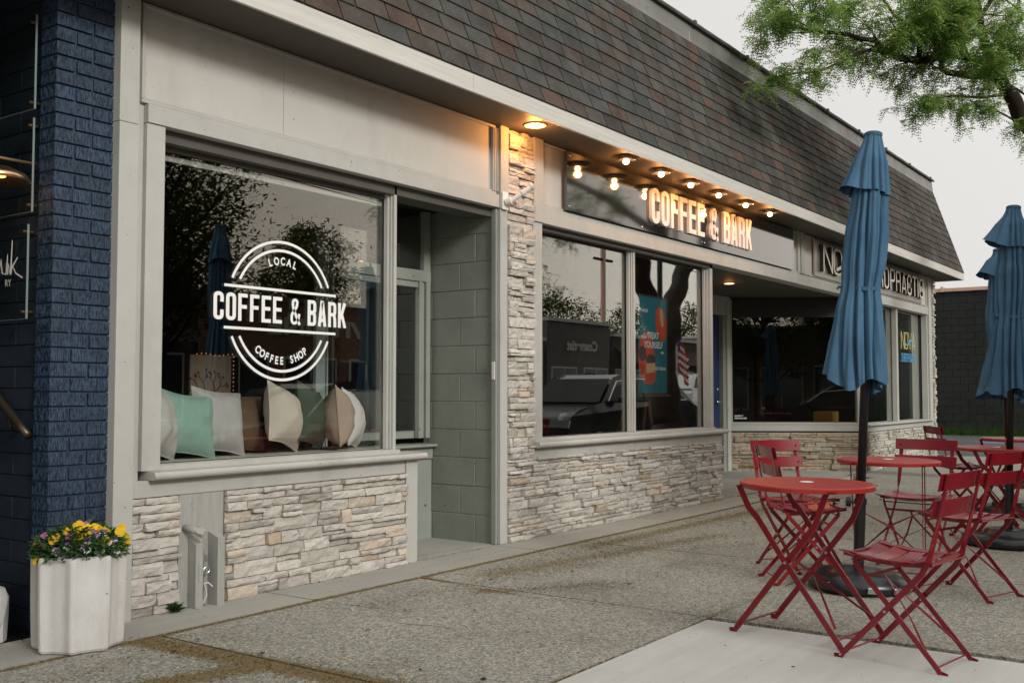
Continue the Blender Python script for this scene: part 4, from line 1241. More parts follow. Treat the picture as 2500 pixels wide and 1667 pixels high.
# ================================================================== LAMPS UNDER THE EAVE
def add_light(name, loc, e, parent, c=(1.0, 0.38, 0.09), r=0.03):
    d = bpy.data.lights.new(name, 'POINT'); d.energy = e; d.color = c; d.shadow_soft_size = r
    o = bpy.data.objects.new(name, d); col.objects.link(o); o.location = Vector(loc) - parent.location; o.parent = parent
xs_ = [7.99, 8.66, 9.29, 9.95, 10.65, 11.35]
names_ = ['first', 'second', 'third', 'fourth', 'fifth', 'sixth and farthest']
for i, x in enumerate(xs_):
    t = thing('soffit_lamp', (x, 4.46, 3.247), names_[i] + ' bare bulb lamp from the left in the row over the black sign', 'lamp', 'bare bulb lamps over the black sign')
    p = MB(); p.lathe([(0.006, -.002), (0.050, -.003), (0.048, -.014), (0.03, -.02), (.006, -.021)], 20, (x, 4.46, 3.247)); p.build('mount', 'trim_paint', t, smooth=False)
    p = MB(); p.lathe([(0.022, -.018), (0.040, -.022), (0.083, -.034), (0.084, -.037), (0.040, -.027), (.022, -.024)], 28, (x, 4.46, 3.247)); p.build('shade_ring', 'steel', t, smooth=True)
    p = MB(); p.lathe([(0.014, -.018), (0.018, -.024), (0.026, -.034), (0.030, -.047), (0.026, -.061), (0.016, -.070), (0.003, -.073)], 16, (x, 4.46, 3.247)); p.build('bulb', 'bulb_glow', t, smooth=True)
    add_light('bulb_light', (x, 4.46, 3.247 - .10), 5.0, t)
def can(x, y, z, r, e, label, side=True):
    t = thing('recessed_lamp', (x, y, z), label, 'lamp')
    p = MB(); p.lathe([(r * .98, 0.0), (r * 1.22, -.001), (r * 1.22, -.008), (r, -.012), (r * .97, -.004)], 28, (x, y, z)); p.build('trim_ring', 'trim_paint', t, smooth=True)
    p = MB(); p.lathe([(0.003, -.004), (r * .95, -.004), (r * .8, -.012), (.003, -.016)], 24, (x, y, z)); p.build('diffuser', 'can_glow', t, smooth=True)
    add_light('can_light', (x, y, z - .06), e, t, r=.05)
can(6.62, 4.50, 3.247, 0.075, 10.0, 'round glowing lamp in the soffit above the stone pillar')
can(12.75, 5.58, 2.598, 0.07, 0.6, 'round glowing lamp in the dark recess ceiling')

# flag bracket, white device
fb = thing('flag_bracket', (6.52, 4.72, 2.66), 'white metal flagpole bracket on the pier beside the stone pillar', 'bracket')
p = MB(); p.box(6.478, 6.552, 4.708, 4.7215, 2.585, 2.725); p.build('plate', 'white_plastic', fb, bevel=.004)
p = MB(); p.tube([(6.515, 4.708, 2.645), (6.53, 4.665, 2.655)], 0.03, 14); p.build('pivot', 'white_plastic', fb, smooth=False)
p = MB(); p.tube([(6.53, 4.68, 2.645), (6.57, 4.61, 2.70), (6.625, 4.53, 2.765)], 0.019, 14); p.tube([(6.58, 4.598, 2.71), (6.59, 4.583, 2.722)], 0.027, 14); p.tube([(6.62, 4.536, 2.76), (6.63, 4.522, 2.772)], 0.024, 14)
p.build('socket', 'white_plastic', fb, smooth=False)
dv = MB(); dv.box(6.440, 6.4495, 4.76, 4.79, 1.26, 1.40)
tag(dv.build('door_sensor', 'white_plastic', bevel=.004), 'small white plastic box on the edge of the block wall', 'sensor')

# ================================================================== PLANTER WITH PANSIES
px, py = 2.782, 4.443
pl = thing('planter', (px, py, 0), 'white fluted concrete planter by the blue brick pier', 'planter')
def flute(a, z):
    s = max(0.0, abs(math.sin(4.0 * (a + 0.30 + PI / 8))) - .14) / .86
    return 1.0 - 0.125 * math.sin(s * PI / 2) ** 1.2
p = MB()
prof = [(0.175, 0.012), (0.190, 0.0), (0.198, 0.012), (0.200, 0.05), (0.205, 0.20), (0.208, 0.405), (0.205, 0.418), (0.198, 0.424)]
p.lathe([(0.17, 0.012)] + prof[1:], 140, (px, py, gz(px, py) + .004), fn=flute)
p.f = p.f[:-1]; p.c = p.c[:-1]
n0 = len(p.v) - 140
rim = [((px + (0.160 + .004 * 0) * math.cos(2 * PI * k / 140)), (py + 0.160 * math.sin(2 * PI * k / 140)), 0.424) for k in range(140)]
low = [((px + 0.152 * math.cos(2 * PI * k / 140)), (py + 0.152 * math.sin(2 * PI * k / 140)), 0.33) for k in range(140)]
b0 = len(p.v); p.v += rim + low
for k in range(140):
    j = (k + 1) % 140
    p.f += [(n0 + k, n0 + j, b0 + j, b0 + k), (b0 + k, b0 + j, b0 + 140 + j, b0 + 140 + k)]; p.c += [(1, 1, 1)] * 2
p.build('pot', 'planter_concrete', pl, smooth=False)
p = MB(); p.lathe([(0.005, .375), (.10, .38), (.158, .375), (.15, .33), (.005, .33)], 30, (px, py, 0)); p.build('soil', 'soil', pl)
ps = thing('pansy_plants', (px, py, 0.38), 'bushy pansies with yellow and purple flowers in the white planter', 'flowers')
lv = MB(); q = random.Random(5)
def leafq(mb, o, d, up, l, w, c=(1, 1, 1)):
    o = Vector(o); d = Vector(d).normalized(); s = d.cross(Vector(up)).normalized()
    nrm = s.cross(d)
    mb.add([o, o + d * l * .5 + s * w * .5 + nrm * l * .1, o + d * l - nrm * l * .12, o + d * l * .5 - s * w * .5 + nrm * l * .1], [(0, 1, 2), (0, 2, 3)], c)
for i in range(2300):
    a = q.uniform(0, 2 * PI); rr = math.sqrt(q.random()) * 0.196
    top = 0.150 * (1 - (rr / 0.215) ** 2) ** .5
    zz = 0.402 + top * q.uniform(0.15, 1)
    ox, oy = px + rr * math.cos(a), py + rr * math.sin(a)
    b = a + q.uniform(-1.3, 1.3)
    el = q.uniform(-.3, .9)
    k = q.uniform(.5, 1.5)
    leafq(lv, (ox, oy, zz), (math.cos(b) * math.cos(el), math.sin(b) * math.cos(el), math.sin(el)), (0, 0, 1), q.uniform(.026, .048), q.uniform(.012, .019), (k, k, k))
lv.build('foliage', 'pansy_leaf', ps)
def disc(mb, o, nrm, r, c, ph=0, n=8, sx=1.0, sy=1.0, up=(0, 0, 1)):
    nrm = Vector(nrm).normalized(); u = nrm.cross(Vector(up)).normalized() if abs(nrm.z) < .97 else Vector((1, 0, 0)); v = u.cross(nrm)
    o = Vector(o); vs = [o]
    for k in range(n):
        a = 2 * PI * k / n + ph
        wob = 1 + .08 * math.sin(3 * a + ph)
        vs.append(o + (u * math.cos(a) * sx + v * math.sin(a) * sy) * r * wob - nrm * r * .12)
    mb.add(vs, [(0, 1 + k, 1 + (k + 1) % n) for k in range(n)], c)
YEL = (0.70, 0.43, 0.02); PUR = (0.27, 0.10, 0.42); WHT = (0.86, 0.82, 0.86); MAG = (0.35, .08, .24)
view = Vector((-px, -py, 1.0 - .45)).normalized()
fl_spots = []
for (u, v, kind) in [(-.02, .11, 'y'), (.03, .125, 'y'), (0.0, .145, 'y'), (.05, .10, 'y'), (-.045, .12, 'y'), (.02, .09, 'y'), (.085, .14, 'y'), (.11, .12, 'y'), (.06, .13, 'y'), (.12, .075, 'y'), (.10, .06, 'y'), (.16, .10, 'y'), (.18, .12, 'y'), (.19, .09, 'y'), (.20, .06, 'y'), (.15, .03, 'y'), (.185, .04, 'y'), (-.09, .09, 'y'), (-.11, .085, 'y'),
                     (-.10, .03, 'w'), (-.04, .055, 'w'), (.02, .03, 'w'), (-.02, .0, 'w'), (.085, .025, 'w'), (.065, .085, 'w'), (.095, .11, 'w'), (.055, .11, 'w'), (.14, .05, 'w'), (.145, .01, 'w'), (-.07, .01, 'w'), (.04, .06, 'w'),
                     (-.19, .07, 'm'), (-.14, .10, 'm'), (-.05, .095, 'm'), (-.15, .07, 'm'), (.02, .155, 'm'), (-.185, .05, 'y'), (-.17, -.01, 'y')]:
    fl_spots.append((u, v, kind))
rt = Vector((math.sin(R(35.5)), -math.cos(R(35.5)), 0)); rt = Vector((py, -px, 0)).normalized()
fw = -Vector((px, py, 0)).normalized()
for (u, v, kind) in fl_spots:
    dep = math.sqrt(max(0.0, 0.19 ** 2 - u * u)) * (1 - v / 0.20) if v > 0 else math.sqrt(max(0.0, .19 ** 2 - u * u))
    dep = max(-.05, dep * 1.0 - .03)
    o = Vector((px, py, 0.40)) + rt * u * 1.0 + fw * dep + Vector((0, 0, 0.012 + v * .86))
    nn = (view + Vector((q.uniform(-.5, .5), q.uniform(-.5, .5), q.uniform(-.3, .5)))).normalized()
    f_ = MB(); r = q.uniform(.0175, .0235)
    side = nn.cross(Vector((0, 0, 1))).normalized(); upv = side.cross(nn)
    o = o + nn * .026 + Vector((0, 0, .008))
    if kind == 'y':
        for k in range(5):
            a = 2 * PI * k / 5 + .3
            disc(f_, o + (side * math.cos(a) + upv * math.sin(a)) * r * .55 + nn * .001 * k, nn, r * .68, tuple(x * q.uniform(.85, 1.1) for x in YEL), q.uniform(0, 3))
    elif kind == 'w':
        for a in (PI * .3, PI * .7):
            disc(f_, o + (side * math.cos(a) + upv * math.sin(a)) * r * .62, nn, r * .72, PUR, q.uniform(0, 3))
        for a in (-.1, PI + .1, -PI / 2):
            disc(f_, o + (side * math.cos(a) + upv * math.sin(a)) * r * .55 + nn * .002, nn, r * .62, WHT, q.uniform(0, 3))
        disc(f_, o - upv * r * .2 + nn * .004, nn, r * .26, (.10, .02, .16)); disc(f_, o - upv * r * .22 + nn * .005, nn, r * .10, YEL)
    else:
        for k in range(4):
            a = 2 * PI * k / 4
            disc(f_, o + (side * math.cos(a) + upv * math.sin(a)) * r * .4 + nn * .001 * k, nn, r * .5, MAG if k % 2 else (.5, .2, .25), q.uniform(0, 3))
    f_.build('flower', 'petal', ps)
# weed at the base board
wd = MB(); q = random.Random(8)
for i in range(70):
    a = q.uniform(0, 2 * PI); el = q.uniform(.1, 1.2)
    leafq(wd, (3.50 + q.uniform(-.02, .02), 4.70 + q.uniform(-.015, .015), .003 + q.uniform(0, .015)), (math.cos(a) * math.cos(el), math.sin(a) * math.cos(el), math.sin(el)), (0, 0, 1), q.uniform(.03, .06), q.uniform(.008, .016), (q.uniform(.6, 1.3),) * 3)
tag(wd.build('weed', 'ground_leaf'), 'small green weed growing at the foot of the stone wall', 'weed')
# white kerb block at the left edge
wb = MB(); wb.lathe([(.01, 0), (.155, .005), (.16, .10), (.157, .2), (.14, .245), (.01, .25)], 18, (2.55, 4.955, -.01), fn=lambda a, z: 1 + .05 * math.sin(5 * a + z * 20))
tag(wb.build('white_stone', 'planter_concrete'), 'rough white painted block at the far left edge by the navy wall', 'stone block')

# ================================================================== PILLOWS AND THINGS BEHIND THE GLASS
def pillow(name_, x, y, rz, tilt, roll, w, h, th, lab, fabric, seed=0):
    z0 = 0.780
    t = thing('pillow', (x, y, z0), lab, 'pillow', 'pillows in a row on the window bench', rot=(0, 0, R(rz)))
    mb = MB(); N = 18; vs = []; fs = []
    q = random.Random(seed)
    M = Matrix.Rotation(R(tilt), 4, 'X') @ Matrix.Rotation(R(roll), 4, 'Y')
    for side in (1, -1):
        for j in range(N + 1):
            for i in range(N + 1):
                u = -1 + 2 * i / N; v = -1 + 2 * j / N
                pu = u * (1 - .10 * math.cos(v * PI / 2) ** 1.2)
                pv = v * (1 - .09 * math.cos(u * PI / 2) ** 1.2)
                t_ = (max(0, 1 - u ** 4)) ** .6 * (max(0, 1 - v ** 4)) ** .6
                t_ *= (.62 + .38 * math.cos(u * PI / 2) * math.cos(v * PI / 2))
                nz = noise.noise(Vector((u * 2.0 + seed, v * 2.2, side))) * .16 + .12 * noise.noise(Vector((u * 5 - v * 2, v * 4 + u * 2 + seed, side * 2)))
                vs.append(M @ Vector((pu * w / 2, side * th / 2 * t_ * (1 + nz) + .006 * math.sin(u * 3 + seed), pv * h / 2)))
    n = N + 1
    for s in (0, 1):
        for j in range(N):
            for i in range(N):
                a = s * n * n + j * n + i
                fs.append((a, a + 1, a + n + 1, a + n) if s == 0 else (a + n, a + n + 1, a + 1, a))
    mn = min(v.z for v in vs)
    vs = [v - Vector((0, 0, mn + .006)) for v in vs]
    mb.add(vs, fs); o = mb.build('cover', 'fabric_' + fabric, t, local=True, smooth=True)
    # piping along the border
    e = []
    for k in range(4 * N):
        if k < N: i, j = k, 0
        elif k < 2 * N: i, j = N, k - N
        elif k < 3 * N: i, j = N - (k - 2 * N), N
        else: i, j = 0, N - (k - 3 * N)
        e.append((vs[j * n + i] + vs[n * n + j * n + i]) / 2)
    e.append(e[0])
    m2 = MB(); m2.tube(e, .0045, 6, cap=False); m2.build('piping', 'fabric_' + fabric, t, local=True, smooth=True)
    return t
pillow('p', 3.60, 5.04, 30, -10, 10, .40, .40, .22, 'off white pillow, leftmost, cut by the window frame', 'pale', 1)
pillow('p', 3.855, 5.10, -2, -16, 9, .38, .38, .22, 'mint green pillow on the window bench', 'mint', 2)
pillow('p', 4.13, 5.15, 2, -16, 8, .37, .40, .21, 'light grey pillow beside the mint one', 'grey', 3)
pillow('p', 4.38, 5.25, 0, -14, 5, .38, .37, .18, 'brown pillow between the grey and the cream ones', 'brown', 4)
pillow('p', 4.60, 5.09, 22, -10, 15, .38, .39, .22, 'cream pillow leaning right with a visible seam', 'cream', 5)
pillow('p', 4.86, 5.12, 24, -8, 13, .37, .40, .21, 'dark olive pillow between the cream and the tan ones', 'olive', 6)
pillow('p', 5.06, 5.06, 44, -5, 5, .37, .41, .23, 'tan pillow with its corner folded, second from the right', 'tan', 7)
pillow('p', 5.225, 5.12, 34, -8, 6, .30, .40, .22, 'white pillow, rightmost on the bench', 'white', 8)

pb = thing('pendant_bulb', (6.77, 6.5, 2.30), 'glowing pendant bulb seen through the big left window', 'lamp')
p = MB(); p.ball((6.77, 6.5, 2.30), 0.038, 12, (1, 1, 1.2)); p.build('bulb', 'lamp_warm', pb, smooth=True)
p = MB(); p.tube([(6.77, 6.5, 3.0), (6.77, 6.5, 2.36)], 0.004, 6); p.tube([(6.77, 6.5, 2.40), (6.77, 6.5, 2.34)], .016, 10); p.build('cord', 'dark_frame', pb)
ar = thing('tree_picture', (5.35, 7.0, 1.0), 'picture of a bare black tree on tan paper with a string of small lights', 'picture')
p = MB(); p.box(5.33, 5.74, 7.0, 7.02, 0.92, 1.47); p.build('canvas', 'art_paper', ar)
p = MB(); q = random.Random(3)
def twig(o, a, l, w, d):
    e = (o[0] + math.cos(a) * l, o[1] + math.sin(a) * l)
    p.sweep([(o[0], 6.996, o[1]), ((o[0] + e[0]) / 2 + .004, 6.996, (o[1] + e[1]) / 2), (e[0], 6.996, e[1])], (math.sin(a), 0, -math.cos(a)), w, .001)
    if d > 0:
        for s in (-1, 1):
            twig(e, a + s * q.uniform(.3, .7), l * q.uniform(.62, .8), w * .65, d - 1)
    else:
        p.add([(e[0] - .012, 6.9945, e[1]), (e[0], 6.9945, e[1] - .012), (e[0] + .012, 6.9945, e[1]), (e[0], 6.9945, e[1] + .012)], [(0, 1, 2, 3)])
twig((5.53, .93), PI / 2, .14, .018, 4); p.build('drawing', 'art_ink', ar)
p = MB()
for i in range(9): p.ball((5.38 + i * .045, 6.985, 1.475 + .008 * math.sin(i)), .004, 6)
for i in range(16): p.ball((5.755, 6.985, 1.46 - i * .035), .004, 6)
p.build('string_light', 'string_glow', ar)
gd_ = thing('glass_door', (6.3, 6.5, 0), 'inner glass door with grey green metal stile and PULL plate', 'door')
p = MB(); p.box(6.235, 6.345, 6.50, 6.54, 0, 2.56); p.box(6.352, 6.415, 6.49, 6.54, 0, 2.56); p.box(6.415, 7.3, 6.50, 6.54, 2.4, 2.56); p.build('frame', 'door_metal', gd_, bevel=.003)
p = MB(); p.box(6.368, 6.403, 6.484, 6.489, 1.40, 1.62); p.build('pull_plate', 'far_wall', gd_)
p = MB()
for i, c_ in enumerate('PULL'): put_text(p, c_, (6.386, 6.4825, 1.565 - i * .05), (1, 0, 0), (0, 0, 1), .034, bold=.003, center=True)
p.build('lettering', 'vinyl_white', gd_)
p = MB(); p.tube([(6.385, 6.49, 1.33), (6.385, 6.475, 1.33)], .022, 14); p.build('lock', 'chrome', gd_)
# poster on easel
po = thing('poster', (9.36, 5.10, 1.0), 'teal and red ice cream poster reading TREAT YOURSELF on an easel behind the window', 'poster')
p = MB(); p.box(9.34, 9.355, 5.085, 5.105, 1.14, 2.17); p.box(9.99, 10.005, 5.085, 5.105, 1.14, 2.17); p.box(9.355, 9.99, 5.085, 5.105, 2.155, 2.17); p.box(9.355, 9.99, 5.085, 5.105, 1.14, 1.155); p.build('frame', 'dark_frame', po)
p = MB(); p.box(9.355, 9.99, 5.092, 5.10, 1.155, 2.155); p.build('sheet', 'poster_teal', po)
def ell(mb, cx_, cz_, rx, rz, y, a0=0, n=26):
    mb.add([(cx_ + rx * math.cos(2 * PI * k / n) * math.cos(a0) - rz * math.sin(2 * PI * k / n) * math.sin(a0), y, cz_ + rz * math.sin(2 * PI * k / n) * math.cos(a0) + rx * math.cos(2 * PI * k / n) * math.sin(a0)) for k in range(n)], [tuple(range(n))])
p = MB(); ell(p, 9.53, 1.52, .17, .27, 5.0905); ell(p, 9.86, 1.88, .12, .19, 5.0905, .3); ell(p, 9.60, 1.36, .14, .12, 5.0900); p.build('red_shape', 'poster_red', po)
p = MB(); ell(p, 9.44, 1.56, .08, .08, 5.0890); ell(p, 9.62, 1.50, .11, .055, 5.0890); p.build('dark_shape', 'poster_dark', po)
p = MB(); p.add([(9.53, 5.0885, 1.36), (9.70, 5.0885, 1.37), (9.72, 5.0885, 1.47), (9.52, 5.0885, 1.46)], [(0, 1, 2, 3)]); ell(p, 9.87, 1.95, .04, .10, 5.0885, .2); p.build('tan_shape', 'poster_tan', po)
p = MB()
put_text(p, "it's a", (9.42, 5.088, 1.725), (1, 0, 0), (0, 0, 1), .035, .10, bold=.001); put_text(p, 'TREAT', (9.54, 5.088, 1.72), (1, 0, 0), (0, 0, 1), .068, .26, bold=.002)
put_text(p, 'YOURSELF', (9.47, 5.088, 1.625), (1, 0, 0), (0, 0, 1), .066, .42, bold=.002); put_text(p, 'era', (9.85, 5.088, 1.57), (1, 0, 0), (0, 0, 1), .03, .06, bold=.003)
put_text(p, 'PEACH', (9.38, 5.088, 1.99), (1, 0, 0), (0, 0, 1), .035, .18, bold=.001); put_text(p, 'ICE CREAM', (9.70, 5.088, 1.395), (1, 0, 0), (0, 0, 1), .032, .25, bold=.001)
p.build('lettering', 'vinyl_white', po)
ea = thing('easel', (9.6, 5.2, 0), 'brown wooden easel carrying the teal poster', 'easel')
for a, b in (((9.52, 5.13, 1.9), (9.82, 5.13, 0.0)), ((9.72, 5.12, 1.9), (9.35, 5.12, 0.0)), ((9.62, 5.16, 1.9), (9.62, 5.7, 0.0))):
    p = MB(); p.sweep([a, b], (1, 0, 0), .03, .018); p.build('leg', 'wood', ea)
p = MB(); p.sweep([(9.30, 5.085, 1.128), (10.02, 5.085, 1.128)], (0, 1, 0), .05, .018); p.build('ledge', 'wood', ea)
# clinic interior bits
yb = MB(); yb.box(15.95, 16.25, 5.30, 5.60, 0.665, 0.86)
q0 = tag(yb.build('woven_box', 'box_yellow', bevel=.01), 'small yellow woven box on the clinic window shelf', 'box')

# ================================================================== FURNITURE
K = 1.018
def sc(p): return tuple(x * K for x in p)
def make_chair():
    t = thing('folding_chair', (0, 0, 0), 'x', 'chair', 'red folding bistro chairs on the pavement')
    for s in (-1, 1):
        # long legs: front foot, through the pivot, up into the back
        m = MB(); y = .180 * s
        pts = [(.235, y, .004), (.205, y, .010), (.19, y, .030), (-.15, y * .99, .40), (-.178, y * .97, .455), (-.198, y * .96, .53), (-.225, y * .95, .64), (-.262, y * .95, .815)]
        side = [(.6, 0, -1), (.6, 0, .5), (1, 0, 1), (1, 0, .92), (1, .0, .4), (.4, 1, .1), (0, 1, 0), (0, 1, 0)]
        m.sweep([sc(p) for p in pts], side, .024 * K, .007 * K); m.build('leg', 'red_paint', t, local=True)
        m = MB(); y = .160 * s
        pts = [(-.245, y, .004), (-.215, y, .010), (-.20, y, .030), (.14, y, .405), (.155, y, .432)]
        side = [(-.6, 0, -1), (-.6, 0, .5), (-1, 0, 1), (-1, 0, 1), (-1, 0, 1)]
        m.sweep([sc(p) for p in pts], side, .022 * K, .006 * K); m.build('leg', 'red_paint', t, local=True)
        for px_, pz in ((.005, .228), (.150, .425), (.205, .016)):
            m = MB(); m.tube([sc((px_, y + s * .030, pz)), sc((px_, y + s * .015, pz))], .0055 * K, 10); m.build('rivet', 'steel', t, local=True)
    # seat
    st_ = MB()
    for s in (0,):
        st_.tube([sc((.19, -.165, .449)), sc((.19, .165, .449))], .004 * K, 8)
    for s in (-1, 1):
        m = MB(); m.sweep([sc((x, s * .165, z)) for x, z in ((.195, .452), (.13, .443), (.04, .432), (-.06, .430), (-.16, .438), (-.19, .442))], (0, 1, 0), .006 * K, .020 * K); m.build('rail', 'red_paint', t, local=True)
    seat = st_.build('seat', 'red_paint', t, local=True)
    for i, (x, z, tl) in enumerate(((.168, .459, .14), (.088, .450, .10), (.008, .445, .0), (-.072, .445, -.06), (-.150, .453, -.12))):
        m = MB()
        m.sweep([sc((x, y, z - .024 * math.cos(y / .205 * PI / 2))) for y in frange(-.205, .205, 12)], (1, 0, tl * 2.0), .070 * K, .0035 * K)
        m.build('slat', 'red_paint', seat, local=True, bevel=.0012)
    bk_ = MB(); bk_.tube([sc((-.19, -.17, .44)), sc((-.19, .17, .44))], .004 * K, 8)
    back = bk_.build('backrest', 'red_paint', t, local=True)
    for (x, z) in ((-.250, .782), (-.220, .672)):
        m = MB()
        m.sweep([sc((x + .010 - .016 * math.cos(y / .205 * PI / 2), y, z)) for y in frange(-.208, .208, 14)], (-.22, 0, 1), .074 * K, .0035 * K)
        m.build('slat', 'red_paint', back, local=True, bevel=.0015)
        for s in (-1, 1):
            m = MB(); m.tube([sc((x + .004, s * .172, z)), sc((x + .014, s * .172, z - .002))], .006 * K, 10); m.build('bolt', 'red_paint', back, local=True)
    for x, y, z in ((.192, .180, .03), (-.202, .160, .03), (.145, .16, .415)):
        m = MB(); m.tube([sc((x, -y, z)), sc((x, y, z))], .0038 * K, 8); m.build('stretcher', 'red_paint', t, local=True)
    for s in (-1, 1):
        m = MB(); m.sweep([sc((-.165, s * .158, .07)), sc((-.06, s * .075, .19)), sc((.07, 0, .325)), sc((.10, s * -.0, .36))], [(1, 0, 0), (0, s, .5), (0, 1, 0), (0, 1, 0)], .013 * K, .003 * K); m.build('brace', 'red_paint', t, local=True)
    m = MB(); m.sweep([sc((.095, -.158, .36)), sc((.095, .158, .36))], (0, 0, 1), .014 * K, .003 * K); m.build('stretcher', 'red_paint', t, local=True)
    return t
def make_table():
    t = thing('folding_table', (0, 0, 0), 'x', 'table', 'round red folding tables')
    r = .318; h = .715 * K
    m = MB(); m.lathe([(.01, h - .004), (r - .012, h - .004), (r - .004, h - .026), (r, h - .026), (r + .0015, h - .006), (r - .003, h), (r - .012, h + .001), (.05, h), (.006, h)], 72)
    m.build('tabletop', 'red_top', t, local=True, smooth=False)
    m = MB(); m.lathe([(.004, h + .0005), (.030, h + .0005), (.034, h + .003), (.026, h + .005), (.004, h + .005)], 24); m.build('centre_cap', 'white_plastic', t, local=True)
    for s in (-1, 1):
        y = s * .215
        for k, yo in ((1, 0), (-1, -s * .014)):
            m = MB()
            pts = [(k * .300, y + yo, .004), (k * .272, y + yo, .010), (k * .258, y + yo, .03), (0, y + yo, .36), (-k * .225, y + yo, .655)]
            if k > 0: pts = [pts[0], pts[1], pts[2], pts[3], (-.14, y + yo, .55), (-.19, y + yo, .60), (-.24, y + yo, .70)]
            else: pts = pts[:4] + [(.14, y + yo, .54), (.20, y + yo, .70)]
            sd = [(k * .6, 0, -1), (k * .6, 0, .5)] + [(1, 0, k * .8)] * (len(pts) - 2)
            m.sweep([(p[0] * K, p[1] * K, p[2] * K if i else p[2]) for i, p in enumerate(pts)], sd, .027 * K, .007 * K)
            m.build('leg', 'red_paint', t, local=True)
        m = MB(); m.tube([(0, (y + s * .008) * K, .36 * K), (0, (y - s * .02) * K, .36 * K)], .007 * K, 10); m.build('rivet', 'steel', t, local=True)
        m = MB(); m.sweep([(0.0, -s * .19 * K, .39 * K), (.03 * K, 0, .29 * K), (.23 * K, s * .19 * K, .09 * K)], [(1, 0, 0), (0, 0, 1), (1, 0, 0)], .014 * K, .003); m.build('brace', 'red_paint', t, local=True)
    for k in (1, -1):
        m = MB(); m.tube([(k * .245 * K, -.215 * K, .045 * K), (k * .245 * K, .215 * K, .045 * K)], .005 * K, 8); m.build('stretcher', 'red_paint', t, local=True)
        m = MB(); m.sweep([(-k * .235 * K, -.24 * K, .700 * K), (-k * .235 * K, .24 * K, .700 * K)], (1, 0, 0), .022 * K, .004); m.build('rail', 'red_paint', t, local=True)
    return t
chair0 = make_chair(); table0 = make_table()
used = {'c': False, 't': False}
TILT = Vector((0, -0.035, 1)).normalized()
def place(kind, x, y, ang, label):
    src = chair0 if kind == 'c' else table0
    o = src if not used[kind] else copy_tree(src)
    used[kind] = True
    o.location = (x, y, gz(x, y) + .001)
    up = Vector((0.0, -0.008, 1)).normalized()
    f = Vector((math.cos(R(ang)), math.sin(R(ang)), 0)); f = (f - up * f.dot(up)).normalized(); l = up.cross(f)
    M = Matrix(((f.x, l.x, up.x), (f.y, l.y, up.y), (f.z, l.z, up.z)))
    o.rotation_euler = M.to_euler()
    o['label'] = label
    return o
place('c', 4.755, 1.274, 81, 'nearest red folding chair, in front with its back to the street')
place('c', 6.477, 1.384, 72, 'red folding chair directly behind the nearest one, facing the same way')
place('c', 7.408, 1.902, 177, 'bright red chair seen square from the front, behind the second table')
place('c', 6.798, 2.495, 240, 'pink red chair with its back to the angled stone wall')
place('c', 6.343, 2.291, -52, 'red chair behind the nearest table with dark underside of its backrest showing')
place('c', 10.743, 2.347, -52, 'small pale far chair near the stone corner of the building')
place('c', 9.529, 1.307, 120, 'red chair cut off by the right edge of the photo')
place('t', 4.968, 1.788, -97, 'nearest round red table, left of the first umbrella pole')
place('t', 6.939, 1.950, 14, 'second round red table, behind the umbrella pole with a chair facing it')
place('t', 8.951, 1.675, -60, 'third round red table with sky sheen, beyond the chairs')
place('t', 10.840, 1.847, -20, 'farthest round red table near the parking lot')

# ================================================================== UMBRELLAS
RT2 = Vector((math.sin(R(35.5)), -math.cos(R(35.5)), 0)); FW2 = Vector((math.cos(R(35.5)), math.sin(R(35.5)), 0))
def prof_at(pr, z):
    for (za, ra), (zb, rb) in zip(pr, pr[1:]):
        if zb <= z <= za:
            f = (za - z) / (za - zb)
            f = f * f * (3 - 2 * f) if False else f
            return ra + (rb - ra) * f
    return pr[-1][1]
def canopy_mesh(mb, prof, off, seed, nf, amp, flare_dir, flare, hem, topz, botz, rows=46, sect=160, thick=.0, hemseed=0, right_cut=0):
    """folded cloth: prof = [(z, r)], off = [(z, offset along RT2)]"""
    q = random.Random(seed)
    ph = [q.uniform(0, 6.28) for _ in range(8)]
    vs = []
    for j in range(rows + 1):
        fz = j / rows
        for k in range(sect):
            a = 2 * PI * k / sect
            # hem is ragged: each fold ends at its own height
            hz = botz + hem * (0.5 + 0.5 * math.sin(a * 4 + ph[0])) * .45 + hem * (.5 + .5 * math.sin(a * 2 + ph[1])) * .55
            fl = max(0, math.cos(a - flare_dir)) ** 3
            hz = hz + flare * .45 * fl
            z = topz + (hz - topz) * fz
            r = prof_at(prof, max(z, prof[-1][0]))
            w = min(1, fz * 2.2)
            tw = .35 * math.sin(z * 2.1 + ph[2])
            aa = nf * .5 * a + ph[3] + tw + 1.0 * math.sin(2 * a + ph[4] + z * .8) + .45 * math.sin(3 * a + ph[6] - z * 1.6) + 1.3 * noise.noise(Vector((math.cos(a) * 1.2, math.sin(a) * 1.2, z * 1.5 + seed)))
            f1 = 1.0 - 2.0 * (1.0 - abs(math.sin(aa))) ** 1.7
            fold2 = math.sin((nf * 2 - 1) * a + ph[5] + z * 3.5)
            rr = r * (1 + amp * (.45 + .55 * w) * (f1 * .85 + fold2 * .15 - .1)) + .006 * noise.noise(Vector((a * 2, z * 5, seed)))
            rr += flare * fl * (fz ** 1.6)
            o = prof_at(off, z)
            vs.append(RT2 * (rr * math.cos(a) + o) + FW2 * (rr * math.sin(a) * .95) + Vector((0, 0, z)))
    fs = []
    for j in range(rows):
        for k in range(sect):
            a = j * sect + k; b = j * sect + (k + 1) % sect
            fs.append((a, b, b + sect, a + sect))
    mb.add(vs, fs)
